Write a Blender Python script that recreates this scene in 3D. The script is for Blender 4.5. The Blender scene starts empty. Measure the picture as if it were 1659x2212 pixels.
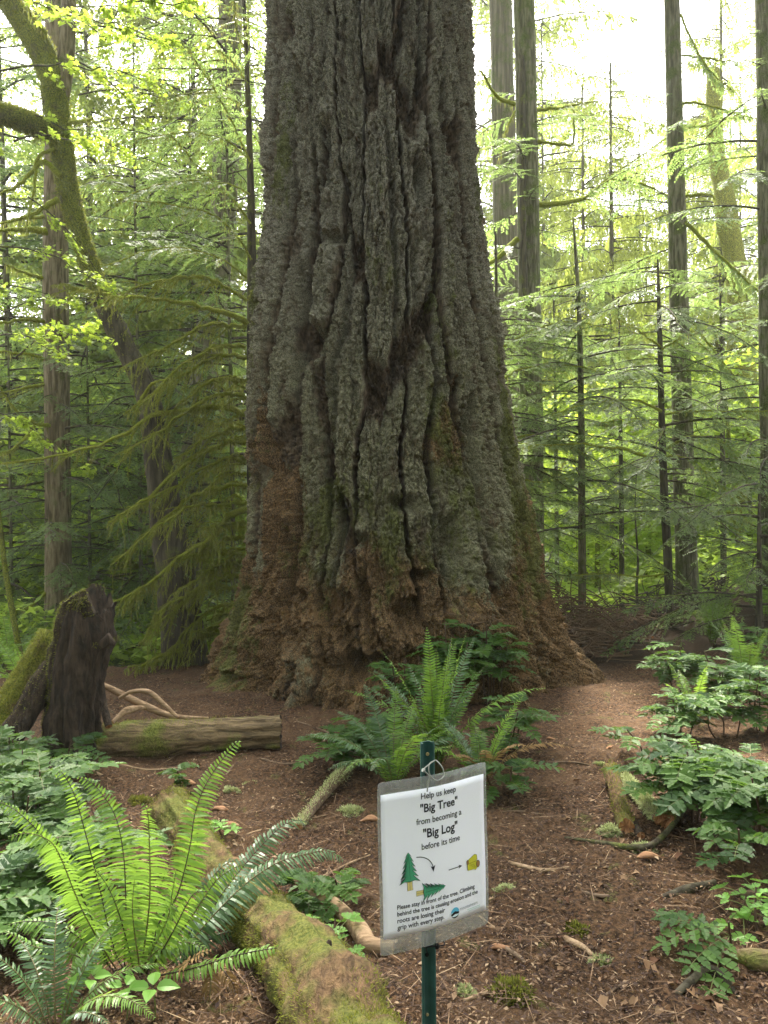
import bpy, math, random
import numpy as np
from mathutils import Vector
R = math.radians
rng = np.random.default_rng(7)
scene = bpy.context.scene

# ------------------------------------------------------------------ camera
PITCH, ROLL, CAMZ, FOC = R(-2.0), 0.017, 1.6, 1740.0 / 2212.0
fwd = np.array([0, math.cos(PITCH), math.sin(PITCH)])
rgt = np.array([math.cos(ROLL), 0, -math.sin(ROLL)])
upv = np.cross(rgt, fwd); upv /= np.linalg.norm(upv)
rgt = np.cross(fwd, upv)
cam = bpy.data.cameras.new('camera'); camo = bpy.data.objects.new('camera', cam)
scene.collection.objects.link(camo)
from mathutils import Matrix
M = Matrix([[rgt[0], upv[0], -fwd[0], 0], [rgt[1], upv[1], -fwd[1], 0], [rgt[2], upv[2], -fwd[2], CAMZ], [0, 0, 0, 1]])
camo.matrix_world = M
cam.sensor_fit = 'VERTICAL'; cam.sensor_height = 24.0; cam.lens = 24.0 * FOC
cam.clip_start = 0.05; cam.clip_end = 2000
scene.camera = camo

# ------------------------------------------------------------------ sky, sun, exposure
SUN_EL, SUN_AZ = R(52), R(8)        # azimuth from +Y (behind the scene), towards -X
world = bpy.data.worlds.new('World'); scene.world = world; world.use_nodes = True
nt = world.node_tree; bg = nt.nodes['Background']
sky = nt.nodes.new('ShaderNodeTexSky'); sky.sky_type = 'NISHITA'; sky.sun_disc = False
sky.sun_elevation = SUN_EL; sky.sun_rotation = -SUN_AZ; sky.air_density = 1.0; sky.dust_density = 4.0; sky.ozone_density = 1.0
hs = nt.nodes.new('ShaderNodeHueSaturation'); hs.inputs['Saturation'].default_value = .22      # thin high overcast whitens the sky
nt.links.new(sky.outputs[0], hs.inputs['Color']); nt.links.new(hs.outputs[0], bg.inputs[0]); bg.inputs[1].default_value = 0.15
sun = bpy.data.lights.new('sun', 'SUN'); sun.energy = 5.0; sun.angle = R(14); sun.color = (1.0, 0.93, 0.80)
suno = bpy.data.objects.new('sun', sun); scene.collection.objects.link(suno)
sdir = Vector((-math.sin(SUN_AZ) * math.cos(SUN_EL), math.cos(SUN_AZ) * math.cos(SUN_EL), math.sin(SUN_EL)))
suno.rotation_euler = sdir.to_track_quat('Z', 'Y').to_euler()
scene.view_settings.view_transform = 'Standard'; scene.view_settings.look = 'None'
scene.view_settings.gamma = 1; scene.view_settings.exposure = 2.55
scene.render.engine = 'CYCLES'
cy = scene.cycles
cy.max_bounces = 7; cy.diffuse_bounces = 4; cy.glossy_bounces = 2; cy.transmission_bounces = 4; cy.transparent_max_bounces = 8
cy.caustics_reflective = False; cy.caustics_refractive = False
cy.use_denoising = True; cy.use_adaptive_sampling = True; cy.adaptive_threshold = 0.006

# ------------------------------------------------------------------ noise
def hash3(ix, iy, iz, k=0):
    h = (ix.astype(np.int64) * 374761393 + iy.astype(np.int64) * 668265263 + iz.astype(np.int64) * 2147483647 + k * 974634777) & 0xffffffff
    h = ((h ^ (h >> 13)) * 1274126177) & 0xffffffff
    h = ((h ^ (h >> 15)) * 2246822519) & 0xffffffff
    h ^= h >> 16
    return (h & 0xffffff).astype(np.float32) / 16777216.0
def vnoise(p, k=0):
    f = np.floor(p); i = f.astype(np.int64); t = (p - f).astype(np.float32); t = t * t * (3 - 2 * t)
    out = 0
    for a in (0, 1):
        wa = t[:, 0] if a else 1 - t[:, 0]
        for b in (0, 1):
            wb = t[:, 1] if b else 1 - t[:, 1]
            for c in (0, 1):
                wc = t[:, 2] if c else 1 - t[:, 2]
                out = out + wa * wb * wc * hash3(i[:, 0] + a, i[:, 1] + b, i[:, 2] + c, k)
    return out * 2 - 1
def fbm(p, o=3, k=0, g=0.5):
    s = 0; a = 1.0
    for q in range(o):
        s = s + a * vnoise(p * (2.03 ** q), k + q); a *= g
    return s
def worley(p, k=0):
    f = np.floor(p).astype(np.int64); n = len(p)
    d1 = np.full(n, 9.0, np.float32); d2 = d1.copy(); dz = np.zeros(n, np.float32); cid = np.zeros(n, np.float32)
    for a in (-1, 0, 1):
        for b in (-1, 0, 1):
            for c in (-1, 0, 1):
                jx, jy, jz = f[:, 0] + a, f[:, 1] + b, f[:, 2] + c
                ox = (jx + hash3(jx, jy, jz, k) - p[:, 0]).astype(np.float32)
                oy = (jy + hash3(jx, jy, jz, k + 1) - p[:, 1]).astype(np.float32)
                oz = (jz + hash3(jx, jy, jz, k + 2) - p[:, 2]).astype(np.float32)
                d = np.sqrt(ox * ox + oy * oy + oz * oz)
                m = d < d1
                d2 = np.where(m, d1, np.minimum(d2, d)); dz = np.where(m, oz, dz)
                cid = np.where(m, hash3(jx, jy, jz, k + 3), cid); d1 = np.where(m, d, d1)
    return d1, d2, dz, cid
def worley2(a, z, period, k=0):
    """2D cells on the unrolled trunk, column direction periodic, metric that favours upright edges"""
    fa, fz = np.floor(a).astype(np.int64), np.floor(z).astype(np.int64); n = len(a)
    d1 = np.full(n, 9.0, np.float32); d2 = d1.copy(); dx = np.zeros(n, np.float32); dz = dx.copy(); cid = dx.copy()
    for i in (-2, -1, 0, 1, 2):
        for j in (-1, 0, 1):
            ja, jz = (fa + i), fz + j; ha = ja % period
            ox = (ja + .15 + .7 * hash3(ha, jz, ha * 0, k) - a).astype(np.float32); oz = (jz + hash3(ha, jz, ha * 0, k + 1) - z).astype(np.float32)
            w = .8 + .5 * hash3(ha, jz, ha * 0, k + 4)
            d = np.abs(ox) * w + np.abs(oz) * .55 + .25 * np.maximum(np.abs(ox), np.abs(oz)); m = d < d1
            d2 = np.where(m, d1, np.minimum(d2, d)); dx = np.where(m, ox, dx); dz = np.where(m, oz, dz); cid = np.where(m, hash3(ha, jz, ha * 0, k + 3), cid); d1 = np.where(m, d, d1)
    return d1, d2, dx, dz, cid
def sstep(a, b, x):
    t = np.clip((x - a) / (b - a), 0, 1); return t * t * (3 - 2 * t)

# ------------------------------------------------------------------ terrain and picking
def hz(x, y):
    x = np.asarray(x, float); y = np.asarray(y, float)
    z = -0.03 * np.minimum(y, 10.3) - 0.15 * np.clip(y - 10.3, 0, 22) + 0.05 * np.clip(y - 45, 0, 200)
    z = z - 0.30 * np.clip(y - 8.3, 0, 4) * sstep(-1.0, -3.0, x)                    # falls away behind the left side
    z = z + 0.62 * np.exp(-((x - 5.6) / 1.9) ** 2 - ((y - 9.6) / 2.6) ** 2)          # bank on the right
    z = z + 0.05 * np.exp(-((y - 10.0) / 0.4) ** 2) * sstep(0.5, 2.0, x)            # low lip of old debris
    q = np.stack([x * 0.9, y * 0.9, x * 0 + 3.3], -1).reshape(-1, 3)
    n = (vnoise(q, 91) * 0.035 + vnoise(q * 3.1, 92) * 0.014).reshape(x.shape)
    return z + n * np.clip(y * .2 + .5, 0, 4)
def ray(u, v):
    d = rgt * ((u - 829.5) / 1740.0) + upv * (-(v - 1106.0) / 1740.0) + fwd
    return d / d[1]
def P(u, v, y):
    d = ray(u, v); return np.array([d[0] * y, y, CAMZ + d[2] * y])
def G(u, v, dz=0.0):
    d = ray(u, v); y = 1.0
    for _ in range(4000):
        if CAMZ + d[2] * y <= float(hz(d[0] * y, y)): break
        y += 0.01
        if y > 60: break
    return np.array([d[0] * y, y, float(hz(d[0] * y, y)) + dz])

# ------------------------------------------------------------------ mesh helpers
def mk(name, parts, mats, parent=None, smooth=False, attrs=None, loc=None):
    """parts: list of (verts (N,3), faces (M,k) int, mat index, tint float or (N,))"""
    V = []; L = []; LT = []; MI = []; T = []; off = 0
    for pt in parts:
        v, f, mi, ti = pt
        v = np.asarray(v, np.float32).reshape(-1, 3); f = np.asarray(f, np.int64)
        if len(f) == 0: continue
        V.append(v); L.append((f + off).ravel()); LT.append(np.full(len(f), f.shape[1], np.int32)); MI.append(np.full(len(f), mi, np.int32))
        T.append(np.broadcast_to(np.asarray(ti, np.float32), (len(v),))); off += len(v)
    V = np.concatenate(V); L = np.concatenate(L).astype(np.int32); LT = np.concatenate(LT); MI = np.concatenate(MI); T = np.concatenate(T)
    me = bpy.data.meshes.new(name)
    me.vertices.add(len(V)); me.vertices.foreach_set('co', V.ravel())
    me.loops.add(len(L)); me.loops.foreach_set('vertex_index', L)
    me.polygons.add(len(LT)); st = np.concatenate([[0], np.cumsum(LT)[:-1]]).astype(np.int32)
    me.polygons.foreach_set('loop_start', st)
    me.polygons.foreach_set('material_index', MI)
    if smooth: me.polygons.foreach_set('use_smooth', np.ones(len(LT), bool))
    a = me.attributes.new('tint', 'FLOAT', 'POINT'); a.data.foreach_set('value', np.ascontiguousarray(T))
    for k, arr in (attrs or {}).items():
        a = me.attributes.new(k, 'FLOAT', 'POINT'); a.data.foreach_set('value', np.ascontiguousarray(arr, dtype=np.float32))
    for m in mats: me.materials.append(m)
    me.update(calc_edges=True)
    return link(name, me, parent, loc)
def link(name, me, parent=None, loc=None):
    o = bpy.data.objects.new(name, me); scene.collection.objects.link(o)
    if parent is not None: o.parent = parent
    if loc is not None: o.location = loc
    return o
def tag(o, label=None, cat=None, group=None, kind=None):
    if label: o['label'] = label
    if cat: o['category'] = cat
    if group: o['group'] = group
    if kind: o['kind'] = kind
    return o
def thing(name, label, cat, loc=(0, 0, 0), rz=0.0, group=None):
    o = bpy.data.objects.new(name, None); scene.collection.objects.link(o)
    o.location = loc; o.rotation_euler = (0, 0, rz); o.empty_display_size = .1
    return tag(o, label, cat, group)
def copy_tree(o, parent=None):
    c = o.copy(); scene.collection.objects.link(c); c.parent = parent
    for ch in list(o.children): copy_tree(ch, c)
    return c
def smooth_path(pts, n=24):
    p = np.asarray(pts, float)
    if len(p) == 2: return p[0] + (p[1] - p[0]) * np.linspace(0, 1, n)[:, None]
    q = np.vstack([2 * p[0] - p[1], p, 2 * p[-1] - p[-2]])
    seg = len(p) - 1; t = np.linspace(0, seg, n); i = np.minimum(t.astype(int), seg - 1); f = (t - i)[:, None]
    a, b, c, d = q[i], q[i + 1], q[i + 2], q[i + 3]
    return .5 * ((2 * b) + (-a + c) * f + (2 * a - 5 * b + 4 * c - d) * f ** 2 + (-a + 3 * b - 3 * c + d) * f ** 3)
def tube(path, rad, sides=8, rough=0.0, freq=6.0, cap=True, k=0, flat=1.0, zstretch=1.0):
    p = np.asarray(path, float); n = len(p); rad = np.broadcast_to(np.asarray(rad, float), (n,))
    t = np.gradient(p, axis=0); t /= np.linalg.norm(t, axis=1)[:, None] + 1e-9
    ref = np.array([0, 0, 1.0]) if abs(t[:, 2]).mean() < .8 else np.array([0, 1.0, 0])
    s = np.cross(t, ref); s /= np.linalg.norm(s, axis=1)[:, None] + 1e-9
    w = np.cross(s, t)
    an = np.linspace(0, 2 * math.pi, sides, endpoint=False)
    dirs = s[:, None, :] * np.cos(an)[None, :, None] + w[:, None, :] * np.sin(an)[None, :, None] * flat
    if rough:
        q = (p[:, None, :] * np.array([1, 1, zstretch]) + dirs * rad[:, None, None] * 1.0).reshape(-1, 3) * freq
        m = 1 + rough * fbm(q + 31.7, 3, 40 + k).reshape(n, sides)
    else: m = np.ones((n, sides))
    v = (p[:, None, :] + dirs * (rad[:, None] * m)[:, :, None]).reshape(-1, 3)
    i = np.arange(n - 1)[:, None] * sides; j = np.arange(sides)[None, :]; j2 = (j + 1) % sides
    f = np.stack([i + j, i + j2, i + sides + j2, i + sides + j], -1).reshape(-1, 4)
    if cap:
        v = np.vstack([v, p[0], p[-1]]); c0, c1 = n * sides, n * sides + 1
        jj = np.arange(sides); k2 = (jj + 1) % sides
        a = np.stack([jj * 0 + c0, k2, jj, jj * 0 + c0], -1)
        b = np.stack([jj * 0 + c1, (n - 1) * sides + jj, (n - 1) * sides + k2], -1)
        return v, f, np.vstack([a[:, :3], b])
    return v, f, None
def tparts(path, rad, mi=0, ti=.5, **kw):
    v, f, c = tube(path, rad, **kw)
    out = [(v, f, mi, ti)]
    if c is not None: out.append((v, c, mi, ti))
    return out
def quads_part(Q, mi, ti):
    """Q (N,k,3) polygons"""
    N, k = Q.shape[:2]
    t = np.repeat(np.broadcast_to(np.asarray(ti, np.float32), (N,)), k)
    return (Q.reshape(-1, 3), np.arange(N * k).reshape(N, k), mi, t)
def norm(a): return a / (np.linalg.norm(a, axis=-1, keepdims=True) + 1e-9)
def blades(base, d, l, w, side=None, jit=.5, mid=.45, r=rng):
    """thin rhombus blades: base (N,3), direction d (N,3), length l, width w"""
    N = len(base); d = norm(d)
    if side is None: side = np.cross(d, np.array([0, 0, 1.0]))
    side = norm(side + r.normal(0, jit, (N, 3)) * .6 + 1e-6); side = norm(side - d * (side * d).sum(1, keepdims=True))
    l = np.broadcast_to(l, (N,))[:, None]; w = np.broadcast_to(w, (N,))[:, None]
    return np.stack([base, base + d * l * mid + side * w * .5, base + d * l, base + d * l * mid - side * w * .5], 1)

# ------------------------------------------------------------------ materials
def lin(c):
    return tuple((x / 12.92 if x <= .04045 else ((x + .055) / 1.055) ** 2.4) for x in c)
class MB:
    def __init__(s, name):
        s.m = bpy.data.materials.new(name); s.m.use_nodes = True; s.t = s.m.node_tree; s.n = s.t.nodes; s.b = s.n['Principled BSDF']; s.o = s.n['Material Output']
        s.tc = s.n.new('ShaderNodeTexCoord')
    def l(s, a, b): s.t.links.new(a, b)
    def map(s, sc, src='Object'):
        m = s.n.new('ShaderNodeMapping'); m.inputs['Scale'].default_value = sc if hasattr(sc, '__len__') else (sc,) * 3
        s.l(s.tc.outputs[src], m.inputs['Vector']); return m.outputs[0]
    def noise(s, sc, det=4, rough=.55, vs=1.0, dist=0.0):
        n = s.n.new('ShaderNodeTexNoise'); n.inputs['Scale'].default_value = sc; n.inputs['Detail'].default_value = det
        n.inputs['Roughness'].default_value = rough; n.inputs['Distortion'].default_value = dist
        s.l(s.map(vs), n.inputs['Vector']); return n.outputs['Fac']
    def attr(s, name):
        a = s.n.new('ShaderNodeAttribute'); a.attribute_name = name; return a.outputs['Fac']
    def rng(s, x, a, b, c=0.0, d=1.0):
        r = s.n.new('ShaderNodeMapRange'); r.interpolation_type = 'SMOOTHSTEP'
        for i, q in enumerate((a, b, c, d)): r.inputs[i + 1].default_value = q
        s.l(x, r.inputs[0]); return r.outputs[0]
    def mix(s, f, a, b):
        m = s.n.new('ShaderNodeMix'); m.data_type = 'RGBA'
        for i, q in ((0, f), (6, a), (7, b)):
            if isinstance(q, (int, float)): m.inputs[i].default_value = q
            elif isinstance(q, tuple): m.inputs[i].default_value = (*q, 1)
            else: s.l(q, m.inputs[i])
        return m.outputs[2]
    def math(s, op, a, b=0.0):
        m = s.n.new('ShaderNodeMath'); m.operation = op
        for i, q in enumerate((a, b)):
            if isinstance(q, (int, float)): m.inputs[i].default_value = q
            else: s.l(q, m.inputs[i])
        return m.outputs[0]
    def sep(s, out):
        x = s.n.new('ShaderNodeSeparateXYZ'); s.l(out, x.inputs[0]); return x.outputs
    def geo(s, k): 
        g = s.n.new('ShaderNodeNewGeometry'); return g.outputs[k]
    def bump(s, h, dist, st=1.0):
        b = s.n.new('ShaderNodeBump'); b.inputs['Distance'].default_value = dist; b.inputs['Strength'].default_value = st
        s.l(h, b.inputs['Height']); s.l(b.outputs[0], s.b.inputs['Normal']); return b
    def fin(s, col, rough=.8, spec=.3):
        if isinstance(col, tuple): s.b.inputs['Base Color'].default_value = (*col, 1)
        else: s.l(col, s.b.inputs['Base Color'])
        if isinstance(rough, float): s.b.inputs['Roughness'].default_value = rough
        else: s.l(rough, s.b.inputs['Roughness'])
        s.b.inputs['Specular IOR Level'].default_value = spec
        return s.m
def leafmat(name, a, b, trans=.4, tcol=None, rough=.5, spec=.35, tlow=None):
    m = MB(name); t = m.attr('tint')
    col = m.mix(t, a, b); m.fin(col, float(rough), spec)
    tr = m.n.new('ShaderNodeBsdfTranslucent')
    tc = tcol or tuple(min(1, 1.6 * x) for x in b)
    m.l(m.mix(t, tlow or tuple(.6 * x for x in tc), tc), tr.inputs[0])
    mx = m.n.new('ShaderNodeMixShader'); mx.inputs[0].default_value = trans
    m.l(m.b.outputs[0], mx.inputs[1]); m.l(tr.outputs[0], mx.inputs[2]); m.l(mx.outputs[0], m.o.inputs[0])
    return m.m
MOSS_Y = (.17, .20, .022); MOSS_D = (.045, .065, .012)
def barkmat(name, c1, c2, moss=0.0, scale=1.0, bd=.01, mossc=MOSS_Y, topmoss=False, stretch=.12, mossd=MOSS_D):
    m = MB(name)
    n1 = m.noise(14 * scale, 6, .6, (1, 1, stretch), .4); n2 = m.noise(3 * scale, 4); n3 = m.noise(40 * scale, 3)
    col = m.mix(m.rng(n1, .35, .65), c1, c2)
    if moss > 0:
        f = m.rng(n2, 1 - moss - .12, 1 - moss + .12)
        if topmoss:
            z = m.sep(m.geo('Normal'))[2]; f = m.math('MAXIMUM', f, m.rng(z, .0, .6)); f = m.math('MULTIPLY', f, m.rng(n3, .2, .5))
        col = m.mix(f, col, m.mix(m.rng(n3, .3, .7), mossd, mossc))
    h = m.math('ADD', m.math('MULTIPLY', n1, 1.0), m.math('MULTIPLY', n3, .4))
    m.bump(h, bd, 1.0)
    return m.fin(col, .92, .15)
M_hemwood = barkmat('hemlock_bark', (.085, .068, .038), (.24, .20, .125), .36, 2.2, .03, (.14, .16, .05))
M_dkwood = barkmat('dark_bark', (.035, .030, .020), (.090, .078, .052), .35, 2, .008)
M_grnwood = barkmat('greenish_bark', (.06, .055, .032), (.19, .18, .115), .45, 2.2, .03, (.12, .14, .045))
M_cedar = barkmat('cedar_bark', (.075, .065, .042), (.17, .15, .10), .45, 1.6, .02, (.12, .13, .05), stretch=.05)
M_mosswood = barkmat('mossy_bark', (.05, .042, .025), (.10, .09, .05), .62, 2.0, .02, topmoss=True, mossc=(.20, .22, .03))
M_yelwood = barkmat('sunlit_mossy_bark', (.10, .09, .04), (.20, .17, .06), .7, 1.5, .02, topmoss=True, mossc=(.32, .32, .05))  # brighter, yellower copy of the mossy bark, sunlight put into the colour
M_mossbranch = barkmat('mossy_branch_bark', (.07, .08, .018), (.15, .17, .03), .7, 6, .01, topmoss=True, mossc=(.34, .38, .04))
M_moss = leafmat('moss', (.06, .066, .012), (.19, .20, .034), .36, (.34, .36, .055), .8, .1)
M_hangmoss = leafmat('hanging_moss', (.08, .085, .022), (.24, .25, .06), .45, (.48, .50, .12), .8, .1)
M_lichen = leafmat('pale_lichen', (.28, .31, .13), (.52, .56, .28), .25, (.5, .55, .25), .85, .1)
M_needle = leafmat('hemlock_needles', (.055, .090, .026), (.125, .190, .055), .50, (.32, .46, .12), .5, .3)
M_needleY = leafmat('sunlit_needles', (.055, .08, .02), (.15, .20, .045), .50, (.38, .48, .09), .5, .25)  # yellower copy of the needles, warm sunlight put into the colour
M_fardrop = leafmat('cedar_sprays', (.06, .085, .018), (.17, .21, .045), .50, (.44, .52, .10), .5, .25)
M_broad = leafmat('maple_leaves', (.11, .17, .02), (.22, .32, .04), .55, (.60, .78, .09), .45, .3)
M_fern = leafmat('fern_green', (.055, .115, .020), (.15, .28, .035), .42, (.32, .52, .06), .45, .35)
M_fernL = leafmat('fern_young_green', (.06, .13, .022), (.13, .24, .038), .40, (.25, .42, .055), .45, .35)
M_fernD = leafmat('fern_dark_green', (.030, .068, .026), (.075, .145, .050), .30, (.14, .26, .06), .4, .45)
M_fernB = leafmat('fern_dead_brown', (.13, .075, .03), (.30, .19, .08), .3, (.35, .22, .08), .7, .2)
M_maho = leafmat('oregon_grape_leaf', (.014, .043, .009), (.062, .125, .020), .26, (.20, .36, .045), .52, .2)
M_fresh = leafmat('fresh_leaf', (.10, .22, .04), (.20, .40, .07), .4, (.40, .68, .10), .45, .35)
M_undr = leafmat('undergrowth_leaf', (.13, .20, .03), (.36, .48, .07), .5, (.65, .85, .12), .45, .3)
M_stem = MB('stem_brown').fin((.06, .035, .018), .7, .3)
M_stemg = MB('stem_green').fin((.10, .12, .03), .6, .3)
M_twig = MB('dry_twig').fin((.11, .072, .042), .85, .2)
# ------------------------------------------------------------------ ground
def build_ground():
    na, nr = 820, 900
    a = np.linspace(R(-72), R(72), na); r = np.exp(np.linspace(math.log(.7), math.log(260), nr))
    A, RR = np.meshgrid(a, r); X = np.sin(A) * RR; Y = np.cos(A) * RR
    Z = hz(X, Y)
    q = np.stack([X, Y, X * 0], -1).reshape(-1, 3)
    near = np.clip(12 / RR, 0, 1)
    g = (np.abs(vnoise(q * 11, 5)) * .018 + np.abs(vnoise(q * 27, 6)) * .014 + vnoise(q * 60, 7) * .006 + fbm(q * 2.3, 3, 8) * .012).reshape(X.shape)
    Z = Z + g * near
    v = np.stack([X, Y, Z], -1).reshape(-1, 3)
    i = np.arange(nr - 1)[:, None] * na; j = np.arange(na - 1)[None, :]
    f = np.stack([i + j, i + j + 1, i + na + j + 1, i + na + j], -1).reshape(-1, 4)
    m = MB('forest_duff')
    n1 = m.noise(2.2, 5, .6); n2 = m.noise(55, 5, .65); n3 = m.noise(170, 3, .6); n4 = m.noise(7, 4, .6)
    col = m.mix(m.rng(n2, .36, .66), (.012, .0065, .0035), (.105, .057, .027))
    col = m.mix(m.rng(n1, .45, .62, 0, .45), col, (.10, .058, .029))
    col = m.mix(m.rng(n3, .60, .70), col, (.18, .115, .065))
    pos = m.sep(m.tc.outputs['Object'])
    mossf = m.math('MULTIPLY', m.rng(n4, .60, .68), m.rng(n2, .4, .55))
    col = m.mix(m.math('MULTIPLY', mossf, .6), col, (.07, .085, .02))
    dk = m.math('MULTIPLY', m.rng(m.math('ADD', pos[1], m.math('MULTIPLY', n1, 1.2)), 8.1, 8.8), m.rng(pos[0], .5, 1.1)); col = m.mix(m.math('MULTIPLY', dk, .85), col, m.mix(n2, (.012, .008, .005), (.060, .042, .026)))      # dark debris on the lip, with the shade of the boughs painted in
    far = m.rng(pos[1], 11.5, 15)
    col = m.mix(far, col, m.mix(m.rng(n4, .4, .6), (.05, .08, .02), (.12, .18, .03)))
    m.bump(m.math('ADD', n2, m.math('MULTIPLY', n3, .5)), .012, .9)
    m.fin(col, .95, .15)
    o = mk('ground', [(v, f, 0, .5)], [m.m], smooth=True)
    tag(o, 'reddish brown forest floor of trodden needles and bark duff', kind='structure')
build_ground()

# litter: chips, needles and crumbled leaves nobody could count
def build_litter():
    n = 150000; r = np.random.default_rng(3)
    y = 1.3 * np.exp(r.uniform(0, 1, n) * math.log(12.0 / 1.3)); x = r.uniform(-1, 1, n) * (y * .62 + .4)
    z = hz(x, y) + .012 + r.uniform(0, .018, n)
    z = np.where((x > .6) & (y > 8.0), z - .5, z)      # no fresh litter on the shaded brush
    L = r.uniform(.006, .024, n) * (1 + .6 * (r.random(n) < .08)); W = L * r.uniform(.10, .55, n)
    az = r.uniform(0, 6.28, n); d = np.stack([np.cos(az), np.sin(az), r.normal(0, .22, n)], -1)
    Q = blades(np.stack([x, y, z], -1), d, L, W, jit=.35, r=r)
    Q[:, 1, 2] += L * .12; Q[:, 3, 2] += L * .12
    m = MB('litter_chips'); t = m.attr('tint')
    rp = m.n.new('ShaderNodeValToRGB'); m.l(t, rp.inputs[0]); e = rp.color_ramp.elements
    e[0].color = (.030, .014, .009, 1); e[1].color = (.31, .22, .13, 1)
    for p_, c_ in ((.35, (.060, .033, .017)), (.62, (.125, .073, .038)), (.82, (.20, .125, .068))):
        x_ = e.new(p_); x_.color = (*c_, 1)
    m.fin(rp.outputs[0], .8, .3)
    nt_ = 5200; y = 1.4 * np.exp(r.uniform(0, 1, nt_) * math.log(12.0 / 1.4)); x = r.uniform(-1, 1, nt_) * (y * .62 + .4); az = r.uniform(0, 6.28, nt_); b = np.stack([x, y, hz(x, y) + .030], -1)
    tw = blades(b, np.stack([np.cos(az), np.sin(az), r.normal(0, .07, nt_)], -1), r.uniform(.04, .20, nt_), .0035, mid=.5, jit=.2, r=r)
    o = mk('forest_litter', [quads_part(Q, 0, r.random(n) ** 1.45), quads_part(tw, 0, r.uniform(.1, .95, nt_))], [m.m])
    tag(o, 'fine brown litter of bark chips, needles and crumbled leaves over the trodden ground', kind='stuff')
build_litter()

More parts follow.
